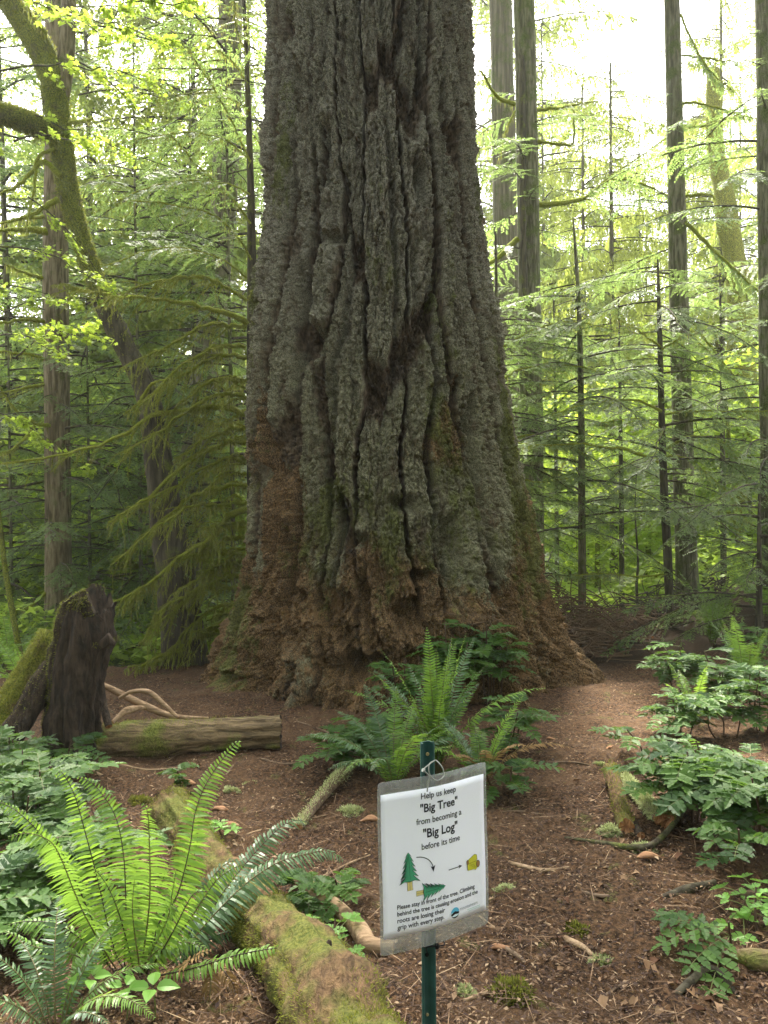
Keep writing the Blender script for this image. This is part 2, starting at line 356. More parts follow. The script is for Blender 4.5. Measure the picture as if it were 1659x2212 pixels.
# ------------------------------------------------------------------ the big tree
def build_big_tree():
    D = 7.9
    tab = [(0, 572, 1024), (120, 577, 1026), (250, 580, 1028), (400, 576, 1036), (500, 566, 1042), (575, 552, 1048), (610, 542, 1052), (700, 537, 1072), (800, 533, 1083),
           (900, 532, 1098), (1000, 533, 1112), (1100, 535, 1138), (1200, 528, 1158), (1290, 512, 1172), (1350, 492, 1190), (1400, 478, 1212), (1440, 462, 1240), (1475, 452, 1262)]
    zz, xl, xr = [], [], []
    for v, a, b in tab:
        pa, pb = P(a, v, D), P(b, v, D); zz.append((pa[2] + pb[2]) / 2); xl.append(pa[0]); xr.append(pb[0])
    zz = np.array(zz)[::-1]; xl = np.array(xl)[::-1]; xr = np.array(xr)[::-1]
    rows = np.concatenate([np.linspace(-.55, 6.3, 1080), np.linspace(6.34, 15, 120)])
    th = np.concatenate([np.linspace(math.pi * .97, math.pi * 2.03, 1150, endpoint=False), np.linspace(math.pi * .03, math.pi * .97, 190, endpoint=False)])
    TH, Z = np.meshgrid(th, rows)
    XL = np.interp(Z, zz, xl); XR = np.interp(Z, zz, xr)
    up = np.clip(Z - zz[-1], 0, 20); XL = XL + up * .03; XR = XR - up * .03
    cx = .02; RL = cx - XL; RR = XR - cx
    c, s = np.cos(TH), np.sin(TH)
    RX = np.where(c > 0, RR, RL); low = sstep(1.6, -.4, Z)
    RY = np.interp(Z, [-.5, 0, .6, 1.5, 3, 6, 15], [1.62, 1.52, 1.38, 1.26, 1.2, 1.05, .8])
    rad = 1 / np.sqrt((c / RX) ** 2 + (s / RY) ** 2)
    def lobe(deg, w, a, h):                       # buttress roots
        dd = (np.degrees(TH) - deg + 180) % 360 - 180
        return a * np.exp(-(dd / w) ** 2) * sstep(h, -.35, Z) ** 1.6
    rad = rad + lobe(214, 12, .16, .45) + lobe(240, 12, .16, 1.2) + lobe(258, 10, .20, .9) - lobe(226, 8, .10, .9) + lobe(338, 11, .20, .6) - lobe(322, 10, .06, .8) + lobe(300, 14, .18, 1.2) - lobe(276, 6, .20, .55) + lobe(190, 14, .03, 1.0) - .04
    sh = TH.shape
    q = np.stack([c * 1.3, s * 1.3, Z], -1).reshape(-1, 3); Zf = Z.ravel()
    lowf = low.ravel()
    w = np.stack([fbm(q * .8, 2, 11), fbm(q * .8 + 7, 2, 12), q[:, 0] * 0], -1)
    w2 = np.stack([vnoise(q * 4.5, 13), vnoise(q * 4.5 + 3, 14), vnoise(q * 2.6, 15) * 1.2], -1)
    w3 = np.stack([vnoise(q * 8, 16) * .012 + vnoise(q * 26, 17) * .013, vnoise(q * 8 + 5, 18) * .012 + vnoise(q * 26 + 5, 19) * .013, vnoise(q * 7, 19) * .05], -1)
    A0 = TH.ravel() * 1.3
    a1 = (A0 + w[:, 0] * .10 + w3[:, 0] * 1.2) / (2 * math.pi * 1.3 / 26); z1 = (Zf + w3[:, 1] * 2) / 2.3
    d1, d2, dx, dz, cid = worley2(a1, z1, 26, 20)
    e1 = d2 - d1; plate = sstep(.03, .17 + .12 * np.clip(w[:, 1], 0, 1), e1); hang = np.clip(dz, -1, 1)
    tiltr = (cid * 7.13) % 1 - .5
    a2 = (A0 + w[:, 1] * .08 + w3[:, 1] * 1.3) / (2 * math.pi * 1.3 / 64); z2 = (Zf + w3[:, 0] * 3) / .62
    b1, b2, bx, bz, bid = worley2(a2, z2, 64, 30); e2 = b2 - b1
    fl = (A0 + w[:, 0] * .16 + w3[:, 0] * .9) / .43; fd = np.abs(fl - np.floor(fl) - .5) * .43; flute = np.exp(-(fd / .030) ** 2) * np.clip(.55 + .7 * vnoise(np.stack([np.floor(fl), Zf * .8, Zf * 0], -1), 71), 0, 1)
    qc = (q + w3) * np.array([30, 30, 13.]); c1, c2, _, cidc = worley(qc, 36)
    gran = fbm(q * np.array([15, 15, 7.]), 3, 50, .6)
    fine = fbm(q * np.array([48, 48, 34.]), 2, 55, .7)
    crumb = c2 - c1; k1, k2, _, kid = worley((q + w3) * np.array([55, 55, 26.]), 38); crumb2 = k2 - k1
    up1 = 1 - .55 * lowf
    disp = -.165 * (1 - plate) * up1 + .045 * hang * plate * up1 + (cid - .5) * .11 * up1 + tiltr * dx * .07 * up1
    disp += -.020 * (1 - sstep(.02, .14, e2)) * (1 - .4 * lowf) + .012 * np.clip(bz, -1, 1) + (bid - .5) * .034 * (1 - .3 * lowf)
    disp += .020 * gran + .012 * fine + .016 * sstep(0, .30, crumb) + .026 * (cidc - .5) + .012 * sstep(0, .3, crumb2) + .010 * (kid - .5)
    lump = fbm(q * np.array([2.6, 2.6, 2.2]) + w2 * .3, 3, 60, .55)
    rid = 1 - np.abs(fbm(q * np.array([3.6, 3.6, 1.0]) + w * .9, 3, 64, .55)) * 2.2
    disp += lowf * (.06 * lump + .125 * np.clip(rid, -1, 1) + .03 * fbm(q * 9, 2, 68))
    disp += .05 * fbm(q * np.array([.9, .9, .5]), 2, 70) - .13 * flute * (1 - .5 * lowf)
    disp = disp.reshape(sh)
    # hollows and overhanging plates seen in the bark: (u, v, half width px, half height px, depth m)
    rd = rad + disp
    TAN = np.arctan2(s, c)
    def at(u, v):                     # front surface point for pixel
        d = ray(u, v)
        y = D - 1.25
        for _ in range(30):
            x = d[0] * y; z = CAMZ + d[2] * y; a = math.atan2(y - D, x - cx)
            rr = float(np.interp(z, zz, (xr if math.cos(a) > 0 else -xl))) + (-cx if math.cos(a) > 0 else cx)
            ry = float(np.interp(z, [-.5, 0, .6, 1.5, 3, 6, 15], [1.62, 1.52, 1.38, 1.26, 1.2, 1.05, .8]))
            rr = 1 / math.sqrt((math.cos(a) / rr) ** 2 + (math.sin(a) / ry) ** 2)
            yn = D + math.sin(a) * rr
            y = .5 * y + .5 * yn
        return a, z
    for u, v, hw, hh, dp in ((652, 640, 24, 42, .20), (688, 745, 16, 36, .18), (722, 515, 24, 16, .10), (600, 1040, 15, 42, .20), (640, 760, 8, 40, .08), (905, 395, 14, 45, .12), (893, 590, 9, 70, .06), (880, 850, 9, 80, .06),
                             (775, 1170, 16, 16, .12), (870, 1090, 22, 16, .14), (905, 1245, 22, 12, .12), (975, 1180, 14, 60, .13), (785, 1440, 40, 22, .22), (497, 1465, 22, 14, .16), (700, 900, 9, 100, .10),
                             (705, 330, 12, 60, .12), (640, 190, 14, 55, .10), (960, 300, 12, 120, .12), (560, 900, 9, 130, .10), (1030, 1000, 10, 120, .12), (618, 1180, 10, 50, .12), (655, 1290, 14, 16, .07), (745, 1300, 12, 26, .09), (885, 1330, 20, 34, .12), (940, 1420, 30, 20, .10), (560, 1340, 16, 10, .06)):
        a, z = at(u, v); sa = hw / 1740 * 6.9 / 1.25 * 1.15; sz = hh / 1740 * 6.9
        da = (TH - a + math.pi) % (2 * math.pi) - math.pi; dzv = Z - z
        wob = 1 + .35 * gran.reshape(sh)
        top = np.exp(-np.abs(da / sa) ** 3 - np.abs((dzv) / sz * wob) ** 3)
        rd = rd - dp * 1.25 * top
        lip = np.exp(-(da / (sa * 1.2)) ** 2 - ((dzv - sz * 1.35) / (sz * .35 + .03)) ** 2)      # plate end hanging over the hollow
        rd = rd + (.055 if hw < 20 else .02) * lip
    X = cx + c * rd; Y = D + s * rd
    v = np.stack([X, Y, Z], -1).reshape(-1, 3)
    na = len(th); i = np.arange(len(rows) - 1)[:, None] * na; j = np.arange(na)[None, :]; j2 = (j + 1) % na
    f = np.stack([i + j, i + j2, i + na + j2, i + na + j], -1).reshape(-1, 4)
    plate_c = (plate * (1 - .35 * (1 - sstep(0, .25, e2))))
    # moss and lichen maps (where they grow): right flank, left root edge, patches
    T2 = TAN.ravel()
    mossm = fbm(q * np.array([2.0, 2.0, .9]), 4, 80) * .55
    right = np.exp(-((T2 + .50) / .25) ** 2) * sstep(4.0, 2.6, Zf) * sstep(.0, 1.0, Zf) * .32
    leftedge = np.exp(-((np.abs(T2) - 2.75) / .16) ** 2) * (T2 < 0) * sstep(1.5, .7, Zf) * .45
    moss = mossm + right + leftedge - .18 + .18 * gran + (.10 * sstep(2.9, 1.2, Zf) - .12 * sstep(1.2, .3, Zf))
    pvar = np.clip(.5 + (cid - .5) * .9 + (bid - .5) * .5 + .25 * fbm(q * 1.5, 2, 99), 0, 1)
    red = fbm(q * np.array([1.9, 1.9, .8]), 3, 84) * .5 + sstep(2.7, .75, Zf + .9 * fbm(q * np.array([1.8, 1.8, 1.0]), 3, 88) + (.5 - cid) * .9) * .95 - .22 + .25 * np.exp(-((T2 + .16) / .22) ** 2) * sstep(1.5, 2.5, Zf)
    m = MB('fir_bark')
    n1 = m.noise(28, 6, .65, (1, 1, .5)); n2 = m.noise(95, 4, .6); n3 = m.noise(5.5, 5, .6, (1, 1, .5)); n4 = m.noise(260, 2)
    A = m.attr
    brown = m.mix(m.rng(n1, .35, .68), (.036, .025, .015), (.145, .105, .066))
    lich = m.mix(m.rng(n2, .38, .62), (.082, .080, .044), (.245, .240, .145))
    hgt = m.rng(m.sep(m.tc.outputs['Object'])[2], 1.6, 4.0); lich = m.mix(hgt, lich, m.mix(m.rng(n2, .38, .62), (.085, .080, .058), (.265, .252, .185)))
    lf = m.math('MULTIPLY', m.rng(A('plate'), .35, .95), m.rng(m.math('ADD', m.math('MULTIPLY', n3, .9), m.math('MULTIPLY', A('pvar'), .18)), .26, .58))
    col = m.mix(m.math('MULTIPLY', lf, .9), brown, lich)
    duff = m.mix(m.rng(n2, .40, .62), (.042, .026, .012), (.195, .122, .054))
    duff = m.mix(m.rng(n3, .56, .66, 0, .5), duff, (.23, .135, .06))
    rf = m.rng(m.math('ADD', A('red'), m.math('MULTIPLY', m.math('SUBTRACT', n1, .5), 1.1)), .25, .55)
    col = m.mix(rf, col, duff)
    mossc = m.mix(m.rng(n2, .35, .65), (.045, .055, .014), (.125, .135, .032))
    mf = m.rng(m.math('ADD', A('moss'), m.math('MULTIPLY', m.math('SUBTRACT', n1, .5), .9)), .16, .46)
    col = m.mix(m.math('MULTIPLY', mf, .85), col, mossc)
    m.bump(m.math('ADD', n1, m.math('ADD', m.math('MULTIPLY', n2, .6), m.math('MULTIPLY', n4, .25))), .022, .9)
    m.fin(col, .93, .2)
    root = thing('old_fir_tree', 'enormous old fir with deeply furrowed grey bark and flared reddish base', 'tree', (0, D, 0))
    v[:, 1] -= D
    mk('trunk', [(v, f, 0, .5)], [m.m], root, smooth=True, attrs={'plate': plate_c, 'pvar': pvar, 'moss': moss, 'red': red})
    # moss fringe on the left root edge and the right flank
    r = np.random.default_rng(9)
    idx = np.where((moss > .62) & (Zf < 3.6) & (Y.ravel() < D + .4))[0]
    idx = r.choice(idx, min(14000, len(idx)), replace=False)
    base = v[idx]; nrm = norm(np.stack([np.cos(T2[idx]), np.sin(T2[idx]), T2[idx] * 0], -1))
    d = nrm * .8 + r.normal(0, .45, (len(idx), 3)) + np.array([0, 0, -.25])
    mk('moss', [quads_part(blades(base - nrm * .004, d, r.uniform(.012, .034, len(idx)), .006, r=r), 0, r.random(len(idx)) * .8)], [M_moss], root)
    return root
big = build_big_tree()
# ------------------------------------------------------------------ foliage generators
def arclen(p):
    d = np.linalg.norm(np.diff(p, axis=0), axis=1); return np.concatenate([[0], np.cumsum(d)])
def samp(path, t):
    s = arclen(path); s = s / s[-1]
    return np.stack([np.interp(t, s, path[:, k]) for k in range(3)], -1)
def spray(path, l2=.4, sp2=.05, sp3=.022, l3=.045, w3=.009, droop=.25, start=.15, r=rng, hang=0.0, ang=52, flat=.35, bare=.0, prof=.6, lv=(.6, 1.15), sw=.0018):
    """conifer spray along a polyline: returns (leaf quads, tints, secondary polylines as thin quads)"""
    L = arclen(path)[-1]; n2 = max(3, int(L * (1 - start) / sp2)); t = np.linspace(start, .995, n2)
    t = np.concatenate([t, t]) + r.normal(0, .3 / n2, 2 * n2); t = np.clip(t, start, .999)
    sd = np.concatenate([np.ones(n2), -np.ones(n2)])
    p = samp(path, t); tg = norm(samp(path, np.clip(t + .02, 0, 1)) - samp(path, np.clip(t - .02, 0, 1)))
    ref = np.array([0, 0, 1.0]); sv = norm(np.cross(tg, ref))
    a = R(ang) + r.normal(0, .16, 2 * n2)
    d2 = norm(tg * np.cos(a)[:, None] + sv * (np.sin(a) * sd)[:, None] + np.array([0, 0, -droop]) * (1 + r.normal(0, .5, 2 * n2))[:, None])
    if hang: d2 = norm(d2 * (1 - hang) + np.array([0, 0, -1.0]) * hang)
    ln = l2 * (np.clip(1.02 - (t - start) / (1 - start), .03, 1) ** prof) * np.clip((t - start) * 6 + .35, 0, 1) * r.uniform(*lv, 2 * n2)
    n3 = max(3, int(l2 / sp3)); s = np.linspace(.06, 1, n3)
    S = np.tile(np.concatenate([s, s]), (2 * n2, 1)); SD = np.tile(np.concatenate([np.ones(n3), -np.ones(n3)]), (2 * n2, 1))
    keep = (S * l2 < 10) & (r.random(S.shape) < np.clip(ln / l2, .15, 1)[:, None] + .1) & (S > bare)
    sag = -.5 * droop
    B = p[:, None, :] + d2[:, None, :] * (ln[:, None] * S)[:, :, None]
    B[:, :, 2] += sag * (ln[:, None] * S) ** 2 / max(l2, .1)
    s2 = norm(np.cross(d2, ref + r.normal(0, .15, (2 * n2, 3))))
    a3 = R(50) + r.normal(0, .2, S.shape)
    d3 = d2[:, None, :] * np.cos(a3)[:, :, None] + s2[:, None, :] * (np.sin(a3) * SD)[:, :, None] + r.normal(0, .10, S.shape + (3,))
    d3[:, :, 2] -= hang * .8 + droop * .3
    l = l3 * (.5 + .7 * r.random(S.shape)) * (1.15 - .6 * S)
    side = np.cross(d3, np.cross(d2, s2)[:, None, :])
    k = keep.ravel()
    Q = blades(B.reshape(-1, 3)[k], d3.reshape(-1, 3)[k], l.ravel()[k], w3, side.reshape(-1, 3)[k], jit=flat, r=r)
    clump = np.repeat(np.clip(.45 + .28 * r.normal(0, 1, 2 * n2), 0, 1), 2 * n3)[k]
    tint = np.clip(clump + r.normal(0, .12, len(clump)) + .25 * S.ravel()[k] - .1, 0, 1)
    # secondary stems
    e = p + d2 * ln[:, None]; e[:, 2] += sag * ln ** 2 / max(l2, .1)
    mid = (p + e) / 2; mid[:, 2] += -sag * ln ** 2 / max(l2, .1) * .25
    wv = norm(np.cross(d2, sv + np.array([0, 0, .7]))) * sw
    st = np.stack([p - wv, p + wv, e + wv * .4, e - wv * .4], 1)
    return Q, tint, st, (p, d2, ln)
def bough_path(L, rise=.1, sag=.35, r=rng, n=12, wob=.04):
    t = np.linspace(0, 1, n); y = np.cumsum(r.normal(0, wob / 3, n)) * L
    return np.stack([L * t, y * t, L * (rise * t - sag * t * t)], -1)
def strands(path, n, l=(.02, .10), w=.004, spread=.02, r=rng):
    t = r.random(n); p = samp(path, t) + r.normal(0, spread, (n, 3)) * np.array([1, 1, .4])
    d = np.array([0, 0, -1.0]) + r.normal(0, .14, (n, 3)); ll = r.uniform(*l, n) * r.uniform(.4, 1, n)
    return blades(p, d, ll, w * r.uniform(.7, 1.6, n), norm(r.normal(0, 1, (n, 3)) * np.array([1, 1, .05])), jit=.2, mid=.3, r=r)
def rotz(Q, a):
    c, s = math.cos(a), math.sin(a); x = Q[..., 0] * c - Q[..., 1] * s; y = Q[..., 0] * s + Q[..., 1] * c
    return np.stack([x, y, Q[..., 2]], -1)
def fuzz(path, rad, n, l=(.006, .016), w=.004, r=rng, up=.4):
    """short moss leaves round a tube"""
    t = r.random(n); p = samp(path, t); d = norm(r.normal(0, 1, (n, 3)) + np.array([0, 0, up])); tg = norm(samp(path, np.clip(t + .01, 0, 1)) - samp(path, np.clip(t - .01, 0, 1)))
    d = norm(d - tg * (d * tg).sum(1, keepdims=True)); rr = np.interp(t, np.linspace(0, 1, len(np.atleast_1d(rad))), np.atleast_1d(rad)) if np.ndim(rad) else rad
    rr = np.broadcast_to(rr, (n,))
    return blades(p + d * (rr * .93)[:, None], d + tg * r.normal(0, .6, (n, 1)), r.uniform(*l, n), w, r=r)

# shared near boughs: wood + needles, unit tree-scale metres
def make_bough(L, seed, dens=1.0, droop=.2, sag=.30, rise=.12, l2=None, needle=None, wood=None, hang=0., mossy=0, l3=.050, w3=.0135, name='branch'):
    r = np.random.default_rng(seed); p = bough_path(L, rise, sag, r)
    Q, t, st, _ = spray(p, l2 or L * .30, .055 / dens, .024 / dens, l3, w3, droop, .18, r, hang)
    parts = tparts(p, np.linspace(.011 * L ** .5, .002, len(p)), 0, .3, sides=5, cap=False) + [quads_part(st, 0, .3), quads_part(Q, 1, t)]
    mats = [wood or M_dkwood, needle or M_needle]
    if mossy:
        parts.append(quads_part(strands(p, mossy, (.02, .09), .005, .015, r), 2, r.random(mossy))); mats.append(M_hangmoss)
    o = mk(name, parts, mats); me = o.data; bpy.data.objects.remove(o); return me
BG = [make_bough(L, 100 + i, .95, .22 + .05 * (i % 3), .22 + .05 * (i % 4)) for i, L in enumerate((.8, 1.1, 1.4, 1.7, 1.25, .95))]
BM = [make_bough(L, 120 + i, .72, .35, .34, mossy=260, hang=.18) for i, L in enumerate((.8, 1.2, 1.6, 1.0))]

def far_crown(name, H, rad, nb, seed, mat, hang=0., low=.06, l3=.17, w3=.055, droop=.25, sp2=.15, sp3=.085, top=.55, rise=.05, sag=.28):
    r = np.random.default_rng(seed); tm = []
    for k in range(4):
        p = bough_path(1.0, rise, sag, r); Q, t, st, _ = spray(p * 3.0, 1.0, sp2, sp3, l3 / 1.0, w3, droop, .1, r, hang, flat=.8)
        tm.append((Q / 3.0, t))
    qs, ts = [], []; W = []
    for b in range(nb):
        h = low * H + (1 - low) * H * (b + r.random()) / nb; f = 1 - (h / H)
        ln = rad * (min(1, f * 1.35 + .07) ** top) * r.uniform(.55, 1.12); az = r.uniform(0, 6.28)
        Q, t = tm[r.integers(4)]
        k = r.random(len(Q)) < min(1.0, .25 + ln / rad)
        q = Q[k] * ln
        q = rotz(q, az) + np.array([0, 0, h])
        qs.append(q); ts.append(np.clip(t[k] * .75 + r.normal(.12, .14), 0, 1))
        pp = rotz(bough_path(1.0, rise, sag, r, n=5) * ln, az) + np.array([0, 0, h]); W += tparts(pp, np.linspace(.012 * ln, .004, 5), 1, .3, sides=3, cap=False)
    Q = np.concatenate(qs); T = np.concatenate(ts)
    o = mk(name, [quads_part(Q, 0, T)] + W, [mat, M_dkwood]); me = o.data; bpy.data.objects.remove(o); return me
def leaf_poly(n=5, deep=.45):
    """flat 5-lobed leaf outline, unit size, stalk at origin, pointing +x"""
    pts = [(0, 0)]
    for k in range(n):
        a = (k - (n - 1) / 2) * R(52); rr = 1.0 - .11 * abs(k - (n - 1) / 2) * 1.3
        if k: 
            am = a - R(26); pts.append((.28 + deep * math.cos(am) * .62, deep * math.sin(am) * .72))
        pts.append((.28 + rr * .72 * math.cos(a), rr * .72 * math.sin(a)))
    return np.array(pts)
LP = leaf_poly()
def maple_leaves(base, size, r, tilt=.45):
    n = len(base); az = r.uniform(0, 6.28, n); d = norm(np.stack([np.cos(az), np.sin(az), r.normal(-.25, tilt, n)], -1)); s = norm(np.cross(d, np.array([0, 0, 1.0]) + r.normal(0, tilt, (n, 3))))
    size = np.broadcast_to(size, (n,)); nn = np.cross(s, d)
    Q = base[:, None, :] + (d[:, None, :] * LP[None, :, 0, None] + s[:, None, :] * LP[None, :, 1, None] - nn[:, None, :] * (np.abs(LP[:, 1]) * .25)[None, :, None]) * size[:, None, None]
    return Q
def leafy_branch(L, seed, nl, size, r=None):
    r = np.random.default_rng(seed); p = bough_path(L, .15, .35, r, wob=.12); parts = tparts(p, np.linspace(.012, .003, len(p)), 0, .4, sides=5, cap=False)
    B = []
    for k in range(int(L / .12)):
        t = r.uniform(.2, 1); b = samp(p, np.array([t]))[0]; a = r.uniform(-1.1, 1.1); q = np.array([math.cos(a), math.sin(a), r.normal(-.05, .15)]); l = r.uniform(.15, .45) * L * .5
        pp = np.stack([b + q * l * s + np.array([0, 0, -.25 * l * s * s]) for s in np.linspace(0, 1, 5)]); parts += tparts(pp, .0025, 0, .4, sides=3, cap=False)
        B.append(samp(pp, r.uniform(.3, 1.05, nl)) + r.normal(0, .025, (nl, 3)))
    B = np.concatenate(B); Q = maple_leaves(B, r.uniform(.6, 1.2, len(B)) * size, r)
    parts.append(quads_part(Q, 1, r.random(len(Q))))
    o = mk('branch', parts, [M_dkwood, M_broad]); me = o.data; bpy.data.objects.remove(o); return me
LB = [leafy_branch(L, 200 + i, 12, .075) for i, L in enumerate((1.1, 1.5, 1.9))]
LBs = [leafy_branch(L, 210 + i, 15, .050) for i, L in enumerate((1.0, 1.4))]
def broad_crown(name, H, rad, nc, seed, mat, size=.11, low=.25):
    r = np.random.default_rng(seed); B = []; T = []
    for c in range(nc):
        a = r.uniform(0, 6.28); rr = rad * math.sqrt(r.random()); h = H * (low + (1 - low) * r.random()); cr = r.uniform(.25, .6) * (1.0 if h < H * .85 else .7)
        n = int(260 * cr); q = r.normal(0, 1, (n, 3)) * np.array([cr, cr, cr * .22]); B.append(q + np.array([rr * math.cos(a) * (1.1 - .5 * abs(h / H - .55)), rr * math.sin(a), h])); T.append(np.clip(r.normal(.5, .2) + r.normal(0, .12, n), 0, 1))
    B = np.concatenate(B); T = np.concatenate(T)
    az = r.uniform(0, 6.28, len(B)); d = np.stack([np.cos(az), np.sin(az), r.normal(-.3, .35, len(B))], -1)
    Q = blades(B, d, r.uniform(.6, 1.2, len(B)) * size, size * .75, jit=.55, r=r)
    o = mk(name, [quads_part(Q, 0, T)], [mat]); me = o.data; bpy.data.objects.remove(o); return me

# ------------------------------------------------------------------ named trees of the middle distance
def place_boughs(root, data, n, h0, h1, az0, az1, s0, s1, seed, x=0., y=0., lean=(0, 0), tilt=.15, name='branch'):
    r = np.random.default_rng(seed)
    for k in range(n):
        h = h0 + (h1 - h0) * (k + r.random()) / n; b = link(name, data[int(r.integers(len(data)))], root)
        s = r.uniform(s0, s1) * (1 - .25 * (h - h0) / (h1 - h0 + 1e-6)); b.scale = (s, s, s)
        b.location = (x + lean[0] * h, y + lean[1] * h, h); b.rotation_euler = (r.normal(0, .12), r.normal(0, tilt), r.uniform(az0, az1))
def vtrunk(root, pts_uv, y, mat, rad, rough=.06, sides=20, rel=None, extra=None, name='trunk', n=70, k=0, freq=5.0, moss=0):
    """trunk through pixel stations [(u, v)] at distance y (or per-station y)"""
    ys = y if hasattr(y, '__len__') else [y] * len(pts_uv)
    w = np.array([P(u, v, yy) for (u, v), yy in zip(pts_uv, ys)])
    if name == 'trunk' and w[0][2] > float(hz(w[0][0], w[0][1])) - .1: w = np.vstack([[w[0][0], w[0][1], float(hz(w[0][0], w[0][1])) - .2], w]) if w[0][2] - float(hz(w[0][0], w[0][1])) > -.05 else w
    p = smooth_path(w, n); rr = np.interp(np.linspace(0, 1, n), np.linspace(0, 1, len(np.atleast_1d(rad))), np.atleast_1d(rad))
    o = np.array(root.location); parts = tparts(p - o, rr, 0, .5, sides=sides, rough=rough, freq=freq, k=k, zstretch=.25)
    if moss:
        rr_ = np.random.default_rng(k + 5); parts.append(quads_part(fuzz(p - o, rr, moss, (.015, .05), .009, rr_, up=-.1), 1, rr_.random(moss)))
    return mk(name, parts, [mat, M_moss], root, smooth=False), p
def pbranch(root, uv, y0, y1, r0=.02, r1=.004, needles=True, l2=.32, moss=0, mossf=0, name='branch', wood=None, seed=0, sp=1.0, start=.25, hang=.1, droop=.3, needle=None, fz=0, bare=.0, bend=.0, lv=(.6, 1.15), sw=.0018, ml=(.03, .16), jit=.006, twigs=0):
    """a branch drawn through pixel stations, from distance y0 at its foot to y1 at its tip"""
    r = np.random.default_rng(seed * 7 + 1); n = len(uv)
    pts = np.array([P(u, v, y0 + (y1 - y0) * (i / (n - 1)) ** 1.2) for i, (u, v) in enumerate(uv)]); p = smooth_path(pts, 26)
    p[1:] += np.cumsum(r.normal(0, jit * .6, (25, 3)), 0) * np.linspace(0, 1, 25)[:, None] + r.normal(0, jit * .6, (25, 3)); o = np.array(root.location); p = p - o; L = arclen(p)[-1]
    parts = tparts(p, np.linspace(r0, r1, 26) * (1 + .15 * r.random(26)), 0, .5, sides=7, cap=True, rough=.12, freq=20, k=seed)
    mats = [wood or M_mossbranch, needle or M_needle, M_moss, M_hangmoss]
    if needles:
        Q, t, st, (pp, d2, ln) = spray(p, l2, .06 / sp, .026 / sp, .050, .0125, droop, start, r, hang, bare=bare, lv=lv, sw=sw)
        parts += [quads_part(Q, 1, t), quads_part(st, 0 if sw < .004 else 2, .3)]
        if mossf:
            k = r.integers(0, len(pp), mossf); f = r.random(mossf); b = pp[k] + d2[k] * (ln[k] * f)[:, None]
            ll = r.uniform(.015, .07, mossf)
            parts.append(quads_part(blades(b, np.array([0, 0, -1.]) + r.normal(0, .2, (mossf, 3)), ll, .006, norm(r.normal(0, 1, (mossf, 3))), r=r), 3, r.random(mossf)))
    for q in range(twigs):      # crooked mossy side twigs
        t0 = r.uniform(.12, .95); b = samp(p, np.array([t0]))[0]; tg = norm(samp(p, np.array([min(1, t0 + .04)]))[0] - b); sd = np.cross(tg, [0, 0, 1.]) * r.choice([-1, 1]); ln = r.uniform(.10, .55) * (1.1 - .5 * t0)
        d = norm(tg * r.uniform(.2, 1) + sd * r.uniform(.2, 1) + np.array([0, 0, r.uniform(-.8, .25)])); s_ = np.linspace(0, 1, 8)[:, None]
        tp = b + d * ln * s_ + np.cumsum(r.normal(0, .035 * ln, (8, 3)), 0) * s_ - np.array([0, 0, 1.]) * (ln * .35 * s_ ** 2); rr_ = np.linspace(r.uniform(.003, .008), .0015, 8)
        parts += tparts(tp, rr_, 0, .5, sides=5, cap=False); nn_ = int(ln * 650); parts.append(quads_part(fuzz(tp, rr_, nn_, (.005, .016), .004, r), 2, r.random(nn_)))
        ns = int(ln * 45); parts.append(quads_part(strands(tp, ns, (.015, ml[1] * .7), .005, .006, r), 3, r.random(ns)))
    if moss: parts.append(quads_part(strands(p, moss, ml, .006, .012, r), 3, r.random(moss)))
    nf = fz or int(L * 260 * (r0 / .02)); parts.append(quads_part(fuzz(p, np.linspace(r0, r1, 8), nf, (.007, .018), .004, r), 2, r.random(nf)))
    return mk(name, parts, mats, root)
